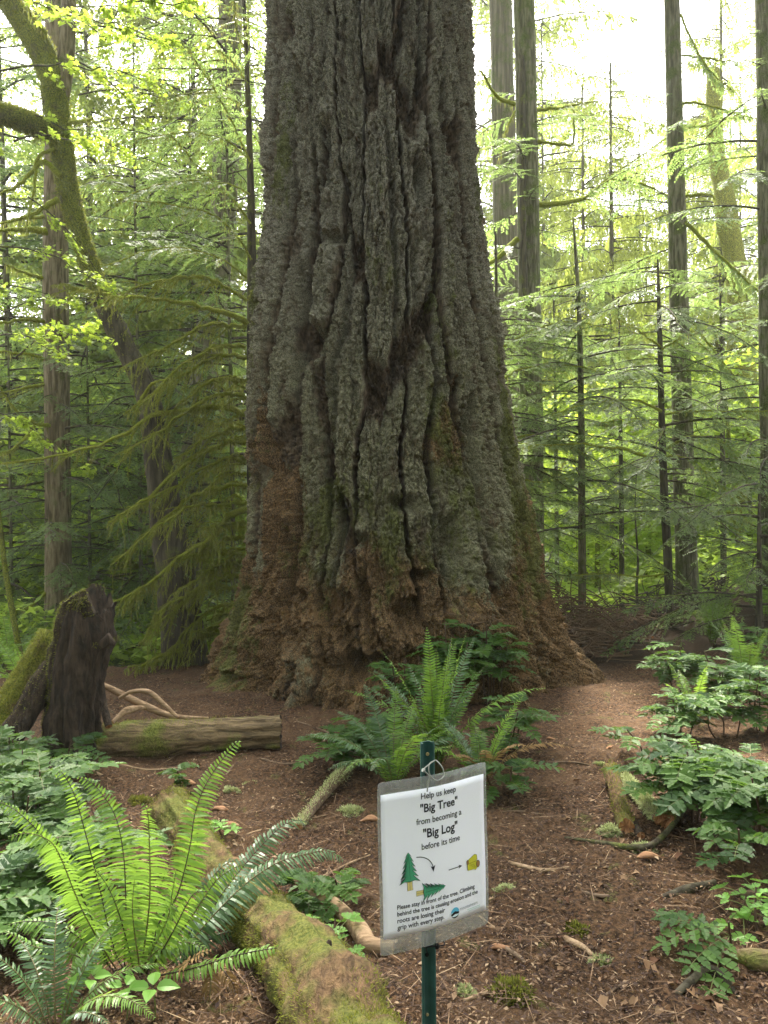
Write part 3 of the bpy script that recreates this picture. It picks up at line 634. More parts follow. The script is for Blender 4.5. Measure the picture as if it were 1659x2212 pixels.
# left hemlock beside the big fir: thin dark stem, many arching mossy limbs
root = thing('hemlock_tree', 'slender dark hemlock against the left side of the giant trunk, many arching mossy limbs', 'tree', tuple(G(560, 1440)))
root.location = (P(552, 1400, 8.7)[0], 8.7, float(hz(P(552, 1400, 8.7)[0], 8.7)))
vtrunk(root, [(545, 1480), (548, 1200), (546, 900), (544, 560), (540, 350), (532, 120), (524, -60)], 8.7, M_dkwood, [.085, .075, .068, .05, .035, .025, .018], sides=12, k=3)
B = [([(533, 1048), (500, 1046), (451, 1062), (399, 1084), (330, 1147), (243, 1216)], .022), ([(531, 751), (490, 748), (451, 758), (382, 803), (300, 880)], .016),
     ([(531, 772), (490, 768), (434, 782), (347, 835), (260, 890)], .018), ([(529, 826), (490, 818), (451, 826), (406, 866), (360, 930)], .016),
     ([(529, 859), (486, 850), (417, 876), (347, 928), (270, 980)], .02), ([(530, 894), (469, 880), (347, 894), (260, 942), (153, 977), (0, 1005)], .026),
     ([(530, 956), (486, 958), (417, 991), (347, 1050), (295, 1088), (233, 1126)], .025), ([(528, 1086), (470, 1090), (417, 1088), (340, 1130)], .016),
     ([(538, 1095), (486, 1123), (469, 1150), (382, 1206), (312, 1262), (226, 1310)], .030), ([(528, 1161), (486, 1165), (434, 1196), (380, 1225)], .02),
     ([(528, 1196), (469, 1193), (417, 1203), (330, 1255), (270, 1310)], .022), ([(521, 1244), (486, 1252), (399, 1303), (330, 1355)], .02),
     ([(521, 1272), (451, 1266), (382, 1317), (300, 1390)], .018), ([(500, 1362), (451, 1370), (399, 1390), (312, 1442), (240, 1495)], .024),
     ([(486, 1341), (399, 1393), (320, 1435), (268, 1458)], .022), ([(533, 700), (500, 680), (433, 663), (333, 647), (200, 630), (133, 620)], .026),
     ([(531, 710), (480, 700), (433, 703), (370, 733), (250, 800)], .018), ([(542, 560), (520, 520), (467, 467), (383, 443), (283, 430)], .014),
     ([(542, 483), (500, 427), (460, 390), (417, 350), (367, 293)], .013), ([(540, 350), (500, 260), (450, 170), (400, 100)], .010),
     ([(540, 345), (483, 300), (400, 287), (300, 300)], .010), ([(530, 110), (510, 60), (505, 0)], .008), ([(530, 930), (500, 925), (440, 935), (400, 960)], .012),
     ([(530, 1000), (495, 990), (450, 1010), (380, 1060), (300, 1100)], .014), ([(528, 1130), (480, 1135), (440, 1150)], .012), ([(524, 1220), (480, 1215), (440, 1225), (380, 1262)], .014),
     ([(520, 1300), (470, 1310), (420, 1345), (350, 1410)], .014), ([(533, 650), (470, 610), (400, 600), (300, 620), (220, 660)], .014), ([(540, 420), (500, 400), (430, 390), (340, 400), (240, 440)], .010),
     ([(540, 240), (500, 215), (430, 200), (340, 210)], .008), ([(536, 180), (500, 130), (460, 90)], .008), ([(533, 600), (480, 560), (400, 535), (320, 540), (230, 570)], .011)]
for i, (uv, r0) in enumerate(B):
    v0 = uv[0][1]; up = v0 < 640
    pbranch(root, uv, 8.62, 8.62 - .3 - .55 * ((i * 37) % 10) / 10, r0 * (.85 if up else 1.25), .007, True, .46 if not up else .48, int(60 if up else 130), int(300 if up else 160), seed=i, sp=1.15 if up else .26, lv=(.6, 1.15) if up else (.10, 1.2), sw=.0018, twigs=0 if up else int(10 + len(uv) * 4), ml=(.03, .12) if v0 < 1000 else (.03, .20), jit=.006 if up else .016, hang=.05 if up else .25, droop=.35, fz=0 if up else 1600, start=.18 if up else .30, needle=M_needle)
rr_ = np.random.default_rng(44)
for i in range(26):      # short broken snags of limbs on the lower stem
    v0 = rr_.uniform(760, 1380); L_ = rr_.uniform(30, 130); up_ = rr_.uniform(-20, 15); u0 = np.interp(v0, [760, 1200, 1380], [532, 530, 505])
    pbranch(root, [(u0, v0), (u0 - L_ * .5, v0 + up_), (u0 - L_, v0 + up_ + L_ * rr_.uniform(.0, .6))], 8.62, 8.62 - rr_.uniform(-.4, .5), rr_.uniform(.008, .018), .004, i % 3 == 0, .25, 120, 200, seed=400 + i, sp=.4, hang=.3, jit=.012, ml=(.02, .14))
# mossy curved maple at the far left
root = thing('maple_tree', 'old maple with forked mossy trunk curving down to the right, far left', 'tree', (0, 0, 0)); root.location = tuple(G(400, 1500)); root.location.y = 8.6
root.location = (P(400, 1500, 8.6)[0], 8.6, P(400, 1540, 8.6)[2])
vtrunk(root, [(430, 1560), (400, 1400), (372, 1180), (345, 1000), (318, 850), (262, 735), (215, 640)], 8.6, M_dkwood, [.30, .25, .19, .15, .12, .105, .10], .16, 18, k=11, n=90, moss=2200)
vtrunk(root, [(218, 645), (200, 590), (170, 500), (145, 400), (130, 290), (118, 190)], 8.6, M_mosswood, [.10, .098, .10, .11, .12, .14], .12, 18, k=18, n=60, moss=5000, name='limb')
vtrunk(root, [(122, 215), (112, 160), (80, 90), (40, 30), (-30, -60)], 8.6, M_mosswood, [.13, .14, .135, .13, .12], .1, 16, k=12, name='limb', moss=2500)
vtrunk(root, [(124, 230), (140, 150), (148, 60), (150, -60)], [8.6, 8.62, 8.6, 8.6], M_hemwood, [.10, .085, .075, .07], .06, 14, k=13, name='limb')
vtrunk(root, [(110, 285), (60, 265), (20, 250), (-40, 235)], [8.6, 8.3, 8.1, 7.9], M_mosswood, [.09, .105, .10, .09], .15, 14, k=14, name='limb', moss=2600)
for i, (uv, r0) in enumerate([([(130, 380), (90, 350), (40, 400), (0, 415)], .03), ([(100, 500), (50, 495), (-20, 500)], .04), ([(125, 430), (70, 460), (0, 480)], .03), ([(100, 72), (70, 40), (60, 15)], .02), ([(150, 265), (185, 262), (203, 259)], .02),
                              ([(118, 320), (80, 345), (70, 420), (50, 500)], .02), ([(300, 870), (330, 830), (360, 815)], .02)]):
    pbranch(root, uv, 8.5, 8.2, r0, .008, False, moss=60, seed=60 + i)
r = np.random.default_rng(5)
for (u, v, y, s, d) in [(60, 330, 8.2, 1, 0), (0, 560, 8, 1, 1), (180, 150, 8.4, .9, 2), (230, 80, 8.6, 1, 0), (300, 30, 8.8, .9, 2), (20, 180, 8.2, 1.1, 1), (60, 60, 8.6, 1, 2), (200, 230, 8.6, .8, 0), (-30, 420, 8.2, .9, 2), (0, 760, 8.4, 1, 1), (60, 800, 8.6, .8, 0), (-30, 900, 8.4, .9, 2),
                        (150, 20, 8.8, 1, 1), (250, 130, 9, .8, 0), (40, 700, 8.8, .8, 2), (-40, 250, 8, 1, 0), (90, 450, 8, .7, 1), (0, 30, 8.4, 1, 0), (-60, 640, 8.4, .8, 1), (160, 330, 8.9, .6, 0)]:
    b = link('branch', (LB + LBs)[int(r.integers(5))], root); w = P(u - 30, v - 25, y); b.location = Vector(w) - root.location; b.scale = (s,) * 3
    b.rotation_euler = (r.normal(0, .3), r.normal(0.1, .25), r.uniform(-.9, .7))
def conifer(name, label, uv, y, mat, rad, k, nb=10, data=None, h=(2, 6), az=(0, 6.28), s=(.7, 1.1), rough=.05, sides=20, cat='tree', group=None, name2=None):
    foot = P(uv[0][0], uv[0][1], y); root = thing(name, label, cat, (foot[0], y, float(hz(foot[0], y))), group=group)
    if foot[2] > root.location.z: uv = [(uv[0][0], uv[0][1])] + list(uv)
    o, p = vtrunk(root, uv, y, mat, rad, rough, sides, k=k)
    lean = (p[-1] - p[0]) / (p[-1][2] - p[0][2])
    if nb: place_boughs(root, data or BG, nb, h[0], h[1], az[0], az[1], s[0], s[1], k, lean=(lean[0], 0))
    return root
rootL = conifer('conifer_tree', 'straight brown conifer trunk at the far left behind the tall snag', [(124, 1480), (126, 1200), (124, 900), (120, 600), (122, 300), (122, -40)], 9.6, M_hemwood, [.165, .15, .148, .145, .13, .12], 21, 26, BG, (.2, 4.5), (-2.9, -.2), (.8, 1.4), .04)
for i, (uv, r0) in enumerate([([(95, 830), (50, 840), (0, 850)], .022), ([(95, 775), (60, 765), (0, 757)], .02), ([(95, 950), (60, 945), (20, 975), (-20, 990)], .025), ([(120, 920), (80, 915), (30, 880), (0, 830)], .03), ([(75, 920), (40, 960), (0, 985)], .022), ([(100, 1280), (60, 1312), (0, 1330)], .022), ([(98, 695), (50, 690), (-20, 700)], .03), ([(92, 600), (50, 590), (15, 575)], .025), ([(96, 468), (40, 475), (0, 490)], .022)]):
    pbranch(rootL, uv, 9.5, 9.1, r0 * .9, .007, False, moss=80, seed=80 + i)
conifer('cedar_tree', 'leaning fluted cedar trunk seen dimly behind the mossy limbs left of the giant', [(395, 1440), (405, 1250), (420, 1050), (438, 850), (462, 650), (480, 480), (490, 300), (496, 150), (500, -40)], 12.5, M_cedar, [.27, .23, .22, .22, .22, .21, .20, .19, .18], 23, 8, BG, (3.5, 8), s=(1, 1.7), rough=.13)
conifer('alder_tree', 'thin crooked mossy sapling stem at the far left edge', [(45, 1420), (28, 1330), (10, 1220), (0, 1130), (-10, 1050)], 8.2, M_mosswood, [.035, .035, .03, .025, .02], 25, 0)
# extra young hemlocks that fill the left middle distance
for (u, y, n, h0, h1, lab, k) in [(300, 10.6, 60, .2, 5.2, 'slim hemlock with fine flat sprays between the curved maple and the leaning cedar', 61), (420, 11.0, 60, 1.0, 6.6, 'hemlock in front of the leaning cedar, soft grey-green sprays', 62), (190, 10.8, 50, .0, 4.0, 'hemlock sapling right of the straight left conifer', 63), (20, 10.4, 50, -.2, 3.6, 'hemlock sapling at the far left edge behind the mossy stem', 64), (500, 10.2, 40, 2.0, 6.6, 'narrow hemlock top close to the left side of the giant', 65)]:
    conifer('young_hemlock', lab, [(u + 6, 1440), (u + 4, 1200), (u, 900), (u - 6, 600), (u - 10, 300), (u - 12, 60)] if h1 > 4.5 else [(u + 6, 1440), (u + 4, 1200), (u, 900), (u - 4, 640)], y, M_grnwood, [.035, .03, .027, .022, .016, .008], k, int(n * 1.4), BG, (h0, h1 + 1.6), s=(.9, 1.8))
# right side
T = conifer('conifer_tree', 'dark hollow-scarred conifer, front one of the pair right of the giant', [(1152, 1310), (1150, 1150), (1148, 900), (1143, 600), (1138, 300), (1134, 100), (1130, -40)], 11.2, M_grnwood, [.17, .168, .162, .158, .15, .145, .14], 31, 18, BG, (4, 7.5), s=(.8, 1.3))
r_ = np.random.default_rng(1)
pth = smooth_path([P(1134, 640, 11.0), P(1130, 500, 11.03), P(1129, 300, 11.04), P(1127, 120, 11.05)], 20) - np.array(T.location)
mk('scar', tparts(pth, np.array([.02] + [.045] * 18 + [.03]), 0, .2, sides=6, rough=.3, freq=9), [M_dkwood], T)
for i, (uv, r0, nd) in enumerate([([(1112, 225), (1072, 208), (1050, 165), (1035, 150)], .03, 0), ([(1161, 238), (1228, 230), (1299, 219)], .022, 1), ([(1161, 305), (1209, 312), (1236, 309), (1238, 250), (1233, 235)], .022, 0), ([(1165, 442), (1210, 439), (1265, 427), (1302, 398), (1347, 387), (1414, 405), (1460, 430)], .036, 1),
                                  ([(1117, 517), (1072, 558), (1030, 580), (1000, 590)], .04, 0), ([(1112, 240), (1090, 290), (1075, 350)], .015, 0), ([(1270, 432), (1300, 395), (1380, 340), (1480, 270)], .012, 1), ([(1165, 1010), (1190, 1030), (1230, 985)], .012, 0), ([(1165, 830), (1185, 820), (1200, 822)], .012, 0)]):
    pbranch(T, uv, 11.1, 10.7, r0, .006, bool(nd), .45, 100, 200 if nd else 0, seed=100 + i, hang=.2)
T = conifer('conifer_tree', 'paler straight conifer, rear one of the pair right of the giant', [(1112, 1300), (1108, 1100), (1100, 850), (1092, 500), (1086, 200), (1080, -40)], 14.5, M_cedar, [.24, .235, .23, .22, .21, .2], 33, 8, BG, (4, 9), s=(1.1, 1.7))
for i, uv in enumerate([[(1075, 800), (1090, 790), (1040, 780)], [(1040, 150), (1080, 120), (1130, 90)]]): pass
H = conifer('hemlock_tree', 'low hemlock just behind the right flank of the giant, long drooping limb', [(1062, 1330), (1064, 1100), (1070, 800), (1072, 600), (1070, 500)], 10.0, M_dkwood, [.04, .036, .03, .02, .012], 35, 60, BG, (.3, 4.2), (-1.2, 1.2), (.8, 1.3))
pbranch(H, [(1070, 835), (1100, 810), (1135, 795), (1228, 789), (1302, 802), (1377, 825)], 9.9, 9.3, .018, .004, True, .5, 40, 100, seed=130, hang=.1, start=.1)
pbranch(H, [(1070, 760), (1150, 715), (1230, 700), (1310, 720)], 9.9, 9.2, .014, .004, True, .5, 10, 60, seed=131, hang=.1, start=.1)
pbranch(H, [(1075, 960), (1140, 940), (1210, 950), (1270, 985)], 9.9, 9.1, .014, .004, True, .5, 10, 60, seed=132, hang=.1, start=.1)
pbranch(H, [(1075, 1000), (1150, 1040), (1250, 1030)], 9.9, 9.3, .012, .004, True, .45, 10, 60, seed=133, hang=.1, start=.1)
conifer('young_conifer', 'thin straight green-barked young conifer between the dark pair and the right conifer', [(1258, 1335), (1257, 1150), (1256, 950), (1254, 800), (1250, 650), (1243, 540), (1238, 470)], 9.6, M_grnwood, [.05, .047, .045, .04, .032, .02, .008], 41, 44, BG, (1.1, 4.2), s=(.7, 1.3))
T = conifer('young_hemlock', 'thin dark young hemlock with wide bare limbs just left of the right conifer', [(1448, 1345), (1442, 1200), (1434, 1050), (1429, 900), (1426, 750), (1423, 650), (1421, 560)], 9.3, M_dkwood, [.045, .043, .05, .045, .035, .025, .01], 43, 44, BG, (1.2, 4.2), s=(.8, 1.4))
for i, (uv, r0) in enumerate([([(1429, 888), (1377, 865), (1317, 865), (1250, 877), (1191, 895)], .016), ([(1421, 999), (1358, 973), (1302, 966), (1250, 958), (1172, 960), (1117, 955)], .02), ([(1436, 895), (1488, 889), (1600, 891), (1680, 889)], .015), ([(1436, 973), (1470, 951), (1503, 943), (1563, 958), (1600, 1010)], .02), ([(1429, 754), (1470, 730), (1510, 712)], .012),
                              ([(1427, 750), (1380, 715), (1330, 690)], .011), ([(1436, 985), (1480, 990), (1550, 1040), (1600, 1090)], .01), ([(1432, 930), (1380, 905), (1300, 912)], .01), ([(1440, 1240), (1380, 1245), (1300, 1240), (1230, 1245)], .009), ([(1438, 1125), (1480, 1110), (1560, 1105), (1620, 1120)], .010)]):
    pbranch(T, uv, 9.25, 8.8, r0, .004, True, .42, 30, 120, seed=140 + i, hang=.08, start=.3, droop=.2)
T = conifer('conifer_tree', 'tall straight conifer with moss-tipped stubs, right of the thin dark hemlock', [(1488, 1345), (1482, 1200), (1475, 950), (1468, 700), (1462, 450), (1456, 200), (1450, -40)], 10.3, M_grnwood, [.165, .135, .128, .118, .108, .10, .095], 45, 22, BG, (1.5, 6.5), s=(.8, 1.2))
for i, (uv, r0, nd) in enumerate([([(1473, 119), (1507, 123), (1563, 130), (1600, 132)], .014, 1), ([(1473, 223), (1507, 223), (1581, 242), (1637, 256)], .016, 1), ([(1488, 275), (1544, 268), (1600, 245), (1640, 225)], .016, 0), ([(1481, 424), (1537, 420), (1552, 446)], .018, 0), ([(1481, 479), (1525, 524), (1600, 595), (1641, 632), (1700, 690)], .026, 1), ([(1470, 30), (1500, 100), (1530, 150), (1580, 200)], .014, 1),
                                  ([(1448, 465), (1420, 470), (1405, 480)], .014, 0), ([(1490, 690), (1530, 740), (1600, 830), (1640, 900)], .016, 1), ([(1490, 720), (1560, 790), (1620, 870), (1680, 930)], .01, 1)]):
    pbranch(T, uv, 10.2, 9.8, r0, .005, bool(nd), .42, 60, 200 if nd else 0, seed=160 + i, hang=.3)
conifer('conifer_tree', 'rough-barked conifer cut by the right edge of the view', [(1668, 1300), (1668, 1100), (1664, 800), (1660, 500), (1656, 200), (1652, -40)], 9.0, M_grnwood, [.15, .125, .12, .115, .11, .105], 47, 34, BG, (.5, 6.5), s=(.8, 1.4))
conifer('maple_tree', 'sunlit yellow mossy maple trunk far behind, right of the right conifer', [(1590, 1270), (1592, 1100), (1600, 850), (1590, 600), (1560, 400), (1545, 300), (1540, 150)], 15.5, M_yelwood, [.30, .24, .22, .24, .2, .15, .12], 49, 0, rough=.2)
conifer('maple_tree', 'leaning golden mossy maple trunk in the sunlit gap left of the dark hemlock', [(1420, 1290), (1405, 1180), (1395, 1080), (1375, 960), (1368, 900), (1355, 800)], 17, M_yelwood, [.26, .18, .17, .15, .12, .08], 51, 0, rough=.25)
conifer('dead_sapling', 'small black dead sapling stem standing in the sunlit gap', [(1381, 1340), (1375, 1270), (1378, 1210), (1372, 1100), (1376, 1000)], 10.9, M_dkwood, [.025, .022, .02, .012, .005], 53, 0, sides=7)
conifer('alder_tree', 'crooked dark stem leaning left behind the right flank of the giant', [(1202, 1330), (1180, 1270), (1165, 1200), (1160, 1150)], 10.6, M_dkwood, [.025, .022, .02, .015], 55, 0, sides=7)
conifer('vine_maple', 'thin mossy stems crossing beside the tree cut by the right edge', [(1640, 1290), (1600, 1200), (1585, 1080), (1570, 900), (1555, 780), (1540, 700)], 11.5, M_mosswood, [.04, .035, .032, .03, .025, .02], 57, 0)
for (u, y, n, h0, h1, lab, k) in [(1340, 11.8, 34, 1.3, 3.9, 'young hemlock filling the gap between the two thin stems', 66), (1560, 11.0, 40, 1.3, 4.6, 'young hemlock between the right conifer and the edge tree', 67), (1200, 12.5, 34, 1.2, 4.6, 'young hemlock just right of the dark paired trunk', 68), (1640, 8.2, 26, .0, 1.6, 'low hemlock spray on the bank at the right edge', 69)]:
    conifer('young_hemlock', lab, [(u + 4, 1340), (u + 2, 1100), (u, 900), (u - 4, 640)] if k < 69 else [(u, 1330), (u, 1200), (u, 1060)], y, M_dkwood, [.045, .04, .03, .012], k, n, BG, (h0, h1), s=(.8, 1.35))
# ------------------------------------------------------------------ far forest
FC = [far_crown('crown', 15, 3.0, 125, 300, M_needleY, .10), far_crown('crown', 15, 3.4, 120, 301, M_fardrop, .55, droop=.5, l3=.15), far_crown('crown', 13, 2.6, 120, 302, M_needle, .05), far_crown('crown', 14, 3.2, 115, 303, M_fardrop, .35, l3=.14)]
FC.append(far_crown('crown', 15, 3.3, 75, 320, M_fardrop, .6, low=.42, droop=.5, l3=.16))
FB = [broad_crown('crown', 6.5, 2.4, 70, 310, M_broad, .15), broad_crown('crown', 5, 2.0, 60, 311, M_broad, .13)]
FT = {}
def far_trunk(H, rad, mat):
    key = (H, rad, mat.name)
    if key not in FT:
        p = np.stack([np.zeros(14), np.zeros(14), np.linspace(-.6, H * .96, 14)], -1)
        o = mk('trunk', tparts(p, np.linspace(rad, .02, 14), 0, .5, sides=10, rough=.08, freq=3), [mat]); FT[key] = o.data; bpy.data.objects.remove(o)
    return FT[key]
far = [(1325, 15.5, 4, .74, 'c', 'nearer drooping cedar crown in the middle of the upper right sky'), (1265, 19, 4, .88, 'c', 'high drooping cedar crown hanging in the white sky right of the paired conifers'), (1385, 23, 4, .95, 'c', 'high cedar crown hanging in the white sky left of the right conifer'), (1560, 17, 4, .9, 'c', 'high drooping crown between the right conifer and the edge tree'), (1180, 24, 4, 1.2, 'c', 'tall crown hanging beside the dark paired trunk'),
    (1290, 13.8, 1, .62, 'b', 'small glowing vine maple just behind the lip, left of the thin dark hemlock'), (1230, 20, 0, 1.1, 'b', 'sunlit maple deep in the wood left of the thin young conifer'), (1400, 15, 1, .8, 'b', 'bright vine maple in the gap right of the golden leaning trunk'), (1520, 19, 0, 1.05, 'b', 'sunlit maple between the right conifer and the yellow mossy trunk'), (1620, 14, 1, .8, 'b', 'yellow-lit vine maple near the edge tree'),
    (290, 14, 1, .9, 'b', 'bright vine maple behind the curved maple trunk'), (80, 16, 0, .9, 'b', 'sunlit vine maple left of the straight left conifer'), (380, 22, 3, 1.25, 'c', 'tall grey-green cedar right of the left patch of sky'), (250, 21, 0, 1.0, 'c', 'grey-green conifer left of the left patch of sky'), (500, 18, 3, 1.35, 'c', 'drooping cedar close to the left side of the giant, far back'),  # u, y, crown, scale, kind, label
    (30, 15, 2, 1.25, 'c', 'dark hemlock behind the forked maple at the far left'), (215, 17, 0, 1.35, 'c', 'pale green conifer between the curved maple and the leaning cedar'), (330, 20, 3, .95, 'c', 'drooping cedar in front of the left patch of white sky'),
    (440, 16, 1, 1.25, 'c', 'feathery cedar whose sprays hang beside the leaning cedar trunk'), (560, 19, 3, 1.5, 'c', 'tall cedar half hidden by the left edge of the giant'), (120, 24, 1, 1.3, 'c', 'hazy cedar far behind the straight left conifer'), (-60, 22, 3, 1.5, 'c', 'sunlit cedar at the outermost left edge'),
    (400, 30, 0, 1.1, 'c', 'distant conifer beneath the left patch of white sky'), (260, 33, 3, 1.2, 'c', 'distant pale conifer left of the white sky patch'), (1090, 28, 1, 1.9, 'c', 'tall cedar behind the paired conifers right of the giant'), (1200, 32, 1, 1.45, 'c', 'cedar with hanging sprays right of the paired conifers'),
    (1300, 37, 3, 1.25, 'c', 'drooping cedar below the white sky between the pair and the right conifer'), (1400, 34, 1, 1.15, 'c', 'low far cedar with fringed sprays left of the right conifer'), (1500, 34, 1, 1.5, 'c', 'tall thin cedar behind the right conifer'), (1600, 30, 3, 1.5, 'c', 'hanging cedar beside the tree cut by the right edge'),
    (1720, 20, 0, 1.3, 'c', 'conifer beyond the right edge tree'), (1260, 32, 3, .95, 'c', 'far conifer under the brightest sky'), (1440, 35, 1, .95, 'c', 'far cedar just left of the right conifer'), (1580, 33, 0, 1.4, 'c', 'far conifer at the upper right'), (1150, 30, 3, 1.3, 'c', 'far cedar between the paired trunks'),
    (1000, 28, 0, 1.3, 'c', 'far conifer hidden mostly behind the giant on its right'), (650, 27, 1, 1.3, 'c', 'far cedar hidden mostly behind the giant on its left'),
    (20, 13, 0, .85, 'b', 'bright green vine maple behind the left conifer'), (190, 19, 1, 1.0, 'b', 'sunlit bush maple behind the straight left conifer'), (470, 15, 1, .9, 'b', 'bright vine maple glimpsed between the mossy limbs'), (1240, 16, 1, .9, 'b', 'sunlit vine maple low behind the thin young conifer'), (1380, 22, 0, .95, 'b', 'glowing maple in the gap left of the dark hemlock'),
    (1560, 16, 1, .95, 'b', 'yellow-green vine maple behind the right conifer'), (1320, 28, 0, 1.0, 'b', 'distant bright maple in the middle of the sunlit gap'), (1680, 15, 1, 1.0, 'b', 'leafy vine maple near the right edge'), (330, 25, 0, 1.1, 'b', 'distant bright maple left of the leaning cedar'), (60, 28, 0, 1.3, 'b', 'distant bright maple at far left'), (1180, 24, 0, 1.0, 'b', 'distant sunlit maple seen past the paired trunks')]
r = np.random.default_rng(77)
for (u, y, c, s, k, lab) in far:
    x = P(u, 1100, y)[0]; root = thing('cedar_tree' if 'cedar' in lab else 'vine_maple' if k == 'b' and 'vine' in lab else 'maple_tree' if k == 'b' else 'conifer_tree', lab, 'tree', (x, y, float(hz(x, y))), r.uniform(0, 6.28), 'trees of the forest behind')
    me = (FC if k == 'c' else FB)[c]; o = link('crown', me, root); o.scale = (s, s, s)
    H = (15, 15, 13, 14, 15)[c] * s if k == 'c' else (6.5, 5)[c] * s * .8
    link('trunk', far_trunk(round(H), .09 if k == 'c' else .09, M_cedar if k == 'c' else M_mosswood), root)
# more forest, unseen, added beside and behind the viewpoint to cut low fill light
for i, (x, y, c, s) in enumerate([(-9, -3, 0, 1.2), (-6.5, -8, 3, 1.2), (-1.5, -8.5, 2, 1.1), (3.5, -8, 0, 1.2), (8, -5, 1, 1.2), (10.5, 1, 3, 1.1), (-10.5, 3, 2, 1.1), (0.5, -13, 3, 1.4), (6.5, -12, 2, 1.3), (-6, -13.5, 0, 1.4)]):
    root = thing('conifer_tree', ('tree %s of the clearing, outside the view' % ('left', 'behind and left', 'straight behind', 'behind and right', 'close to the right', 'right', 'far left', 'second straight behind', 'second behind and right', 'second behind and left')[i]), 'tree', (x, y, 0.1), i * 1.3, 'trees round the clearing')
    o = link('crown', FC[c], root); o.scale = (s, s, s); link('trunk', far_trunk(round((15, 15, 13, 14)[c] * s), .16, M_cedar), root)
# sunlit undergrowth on the slope beyond
def undergrowth():
    r = np.random.default_rng(12); n = 120000
    y = 8.6 * np.exp(r.random(n) ** .9 * math.log(45 / 8.6)); x = r.uniform(-1, 1, n) * y * .56
    keep = (y > 10.9) | (x < -1.2 - .2 * (12 - y)) ; x, y = x[keep], y[keep]; n = len(x)
    h = (.2 + .55 * (vnoise(np.stack([x * .7, y * .7, x * 0], -1), 3) + 1)) * .8
    z = hz(x, y) + h * r.random(n) ** .5; az = r.uniform(0, 6.28, n)
    d = np.stack([np.cos(az), np.sin(az), r.normal(-.1, .35, n)], -1); L = r.uniform(.05, .13, n) * (1 + y / 30)
    Q = blades(np.stack([x, y, z], -1), d, L, L * .5, r=r)
    t = np.clip(.5 + .4 * vnoise(np.stack([x * 1.1, y * 1.1, z], -1), 4) + r.normal(0, .15, n), 0, 1)
    tag(mk('undergrowth', [quads_part(Q, 0, t)], [M_undr]), 'bright sunlit undergrowth covering the slope behind the trees', kind='stuff')
undergrowth()
# crown of the giant, far above the view, which shades the clearing
def fir_crown():
    me = far_crown('crown', 12, 4.6, 90, 400, M_needle, .1, low=.0, l3=.16, w3=.045)
    o = link('crown', me, big); o.location = (0, 0, 9.0)
fir_crown()
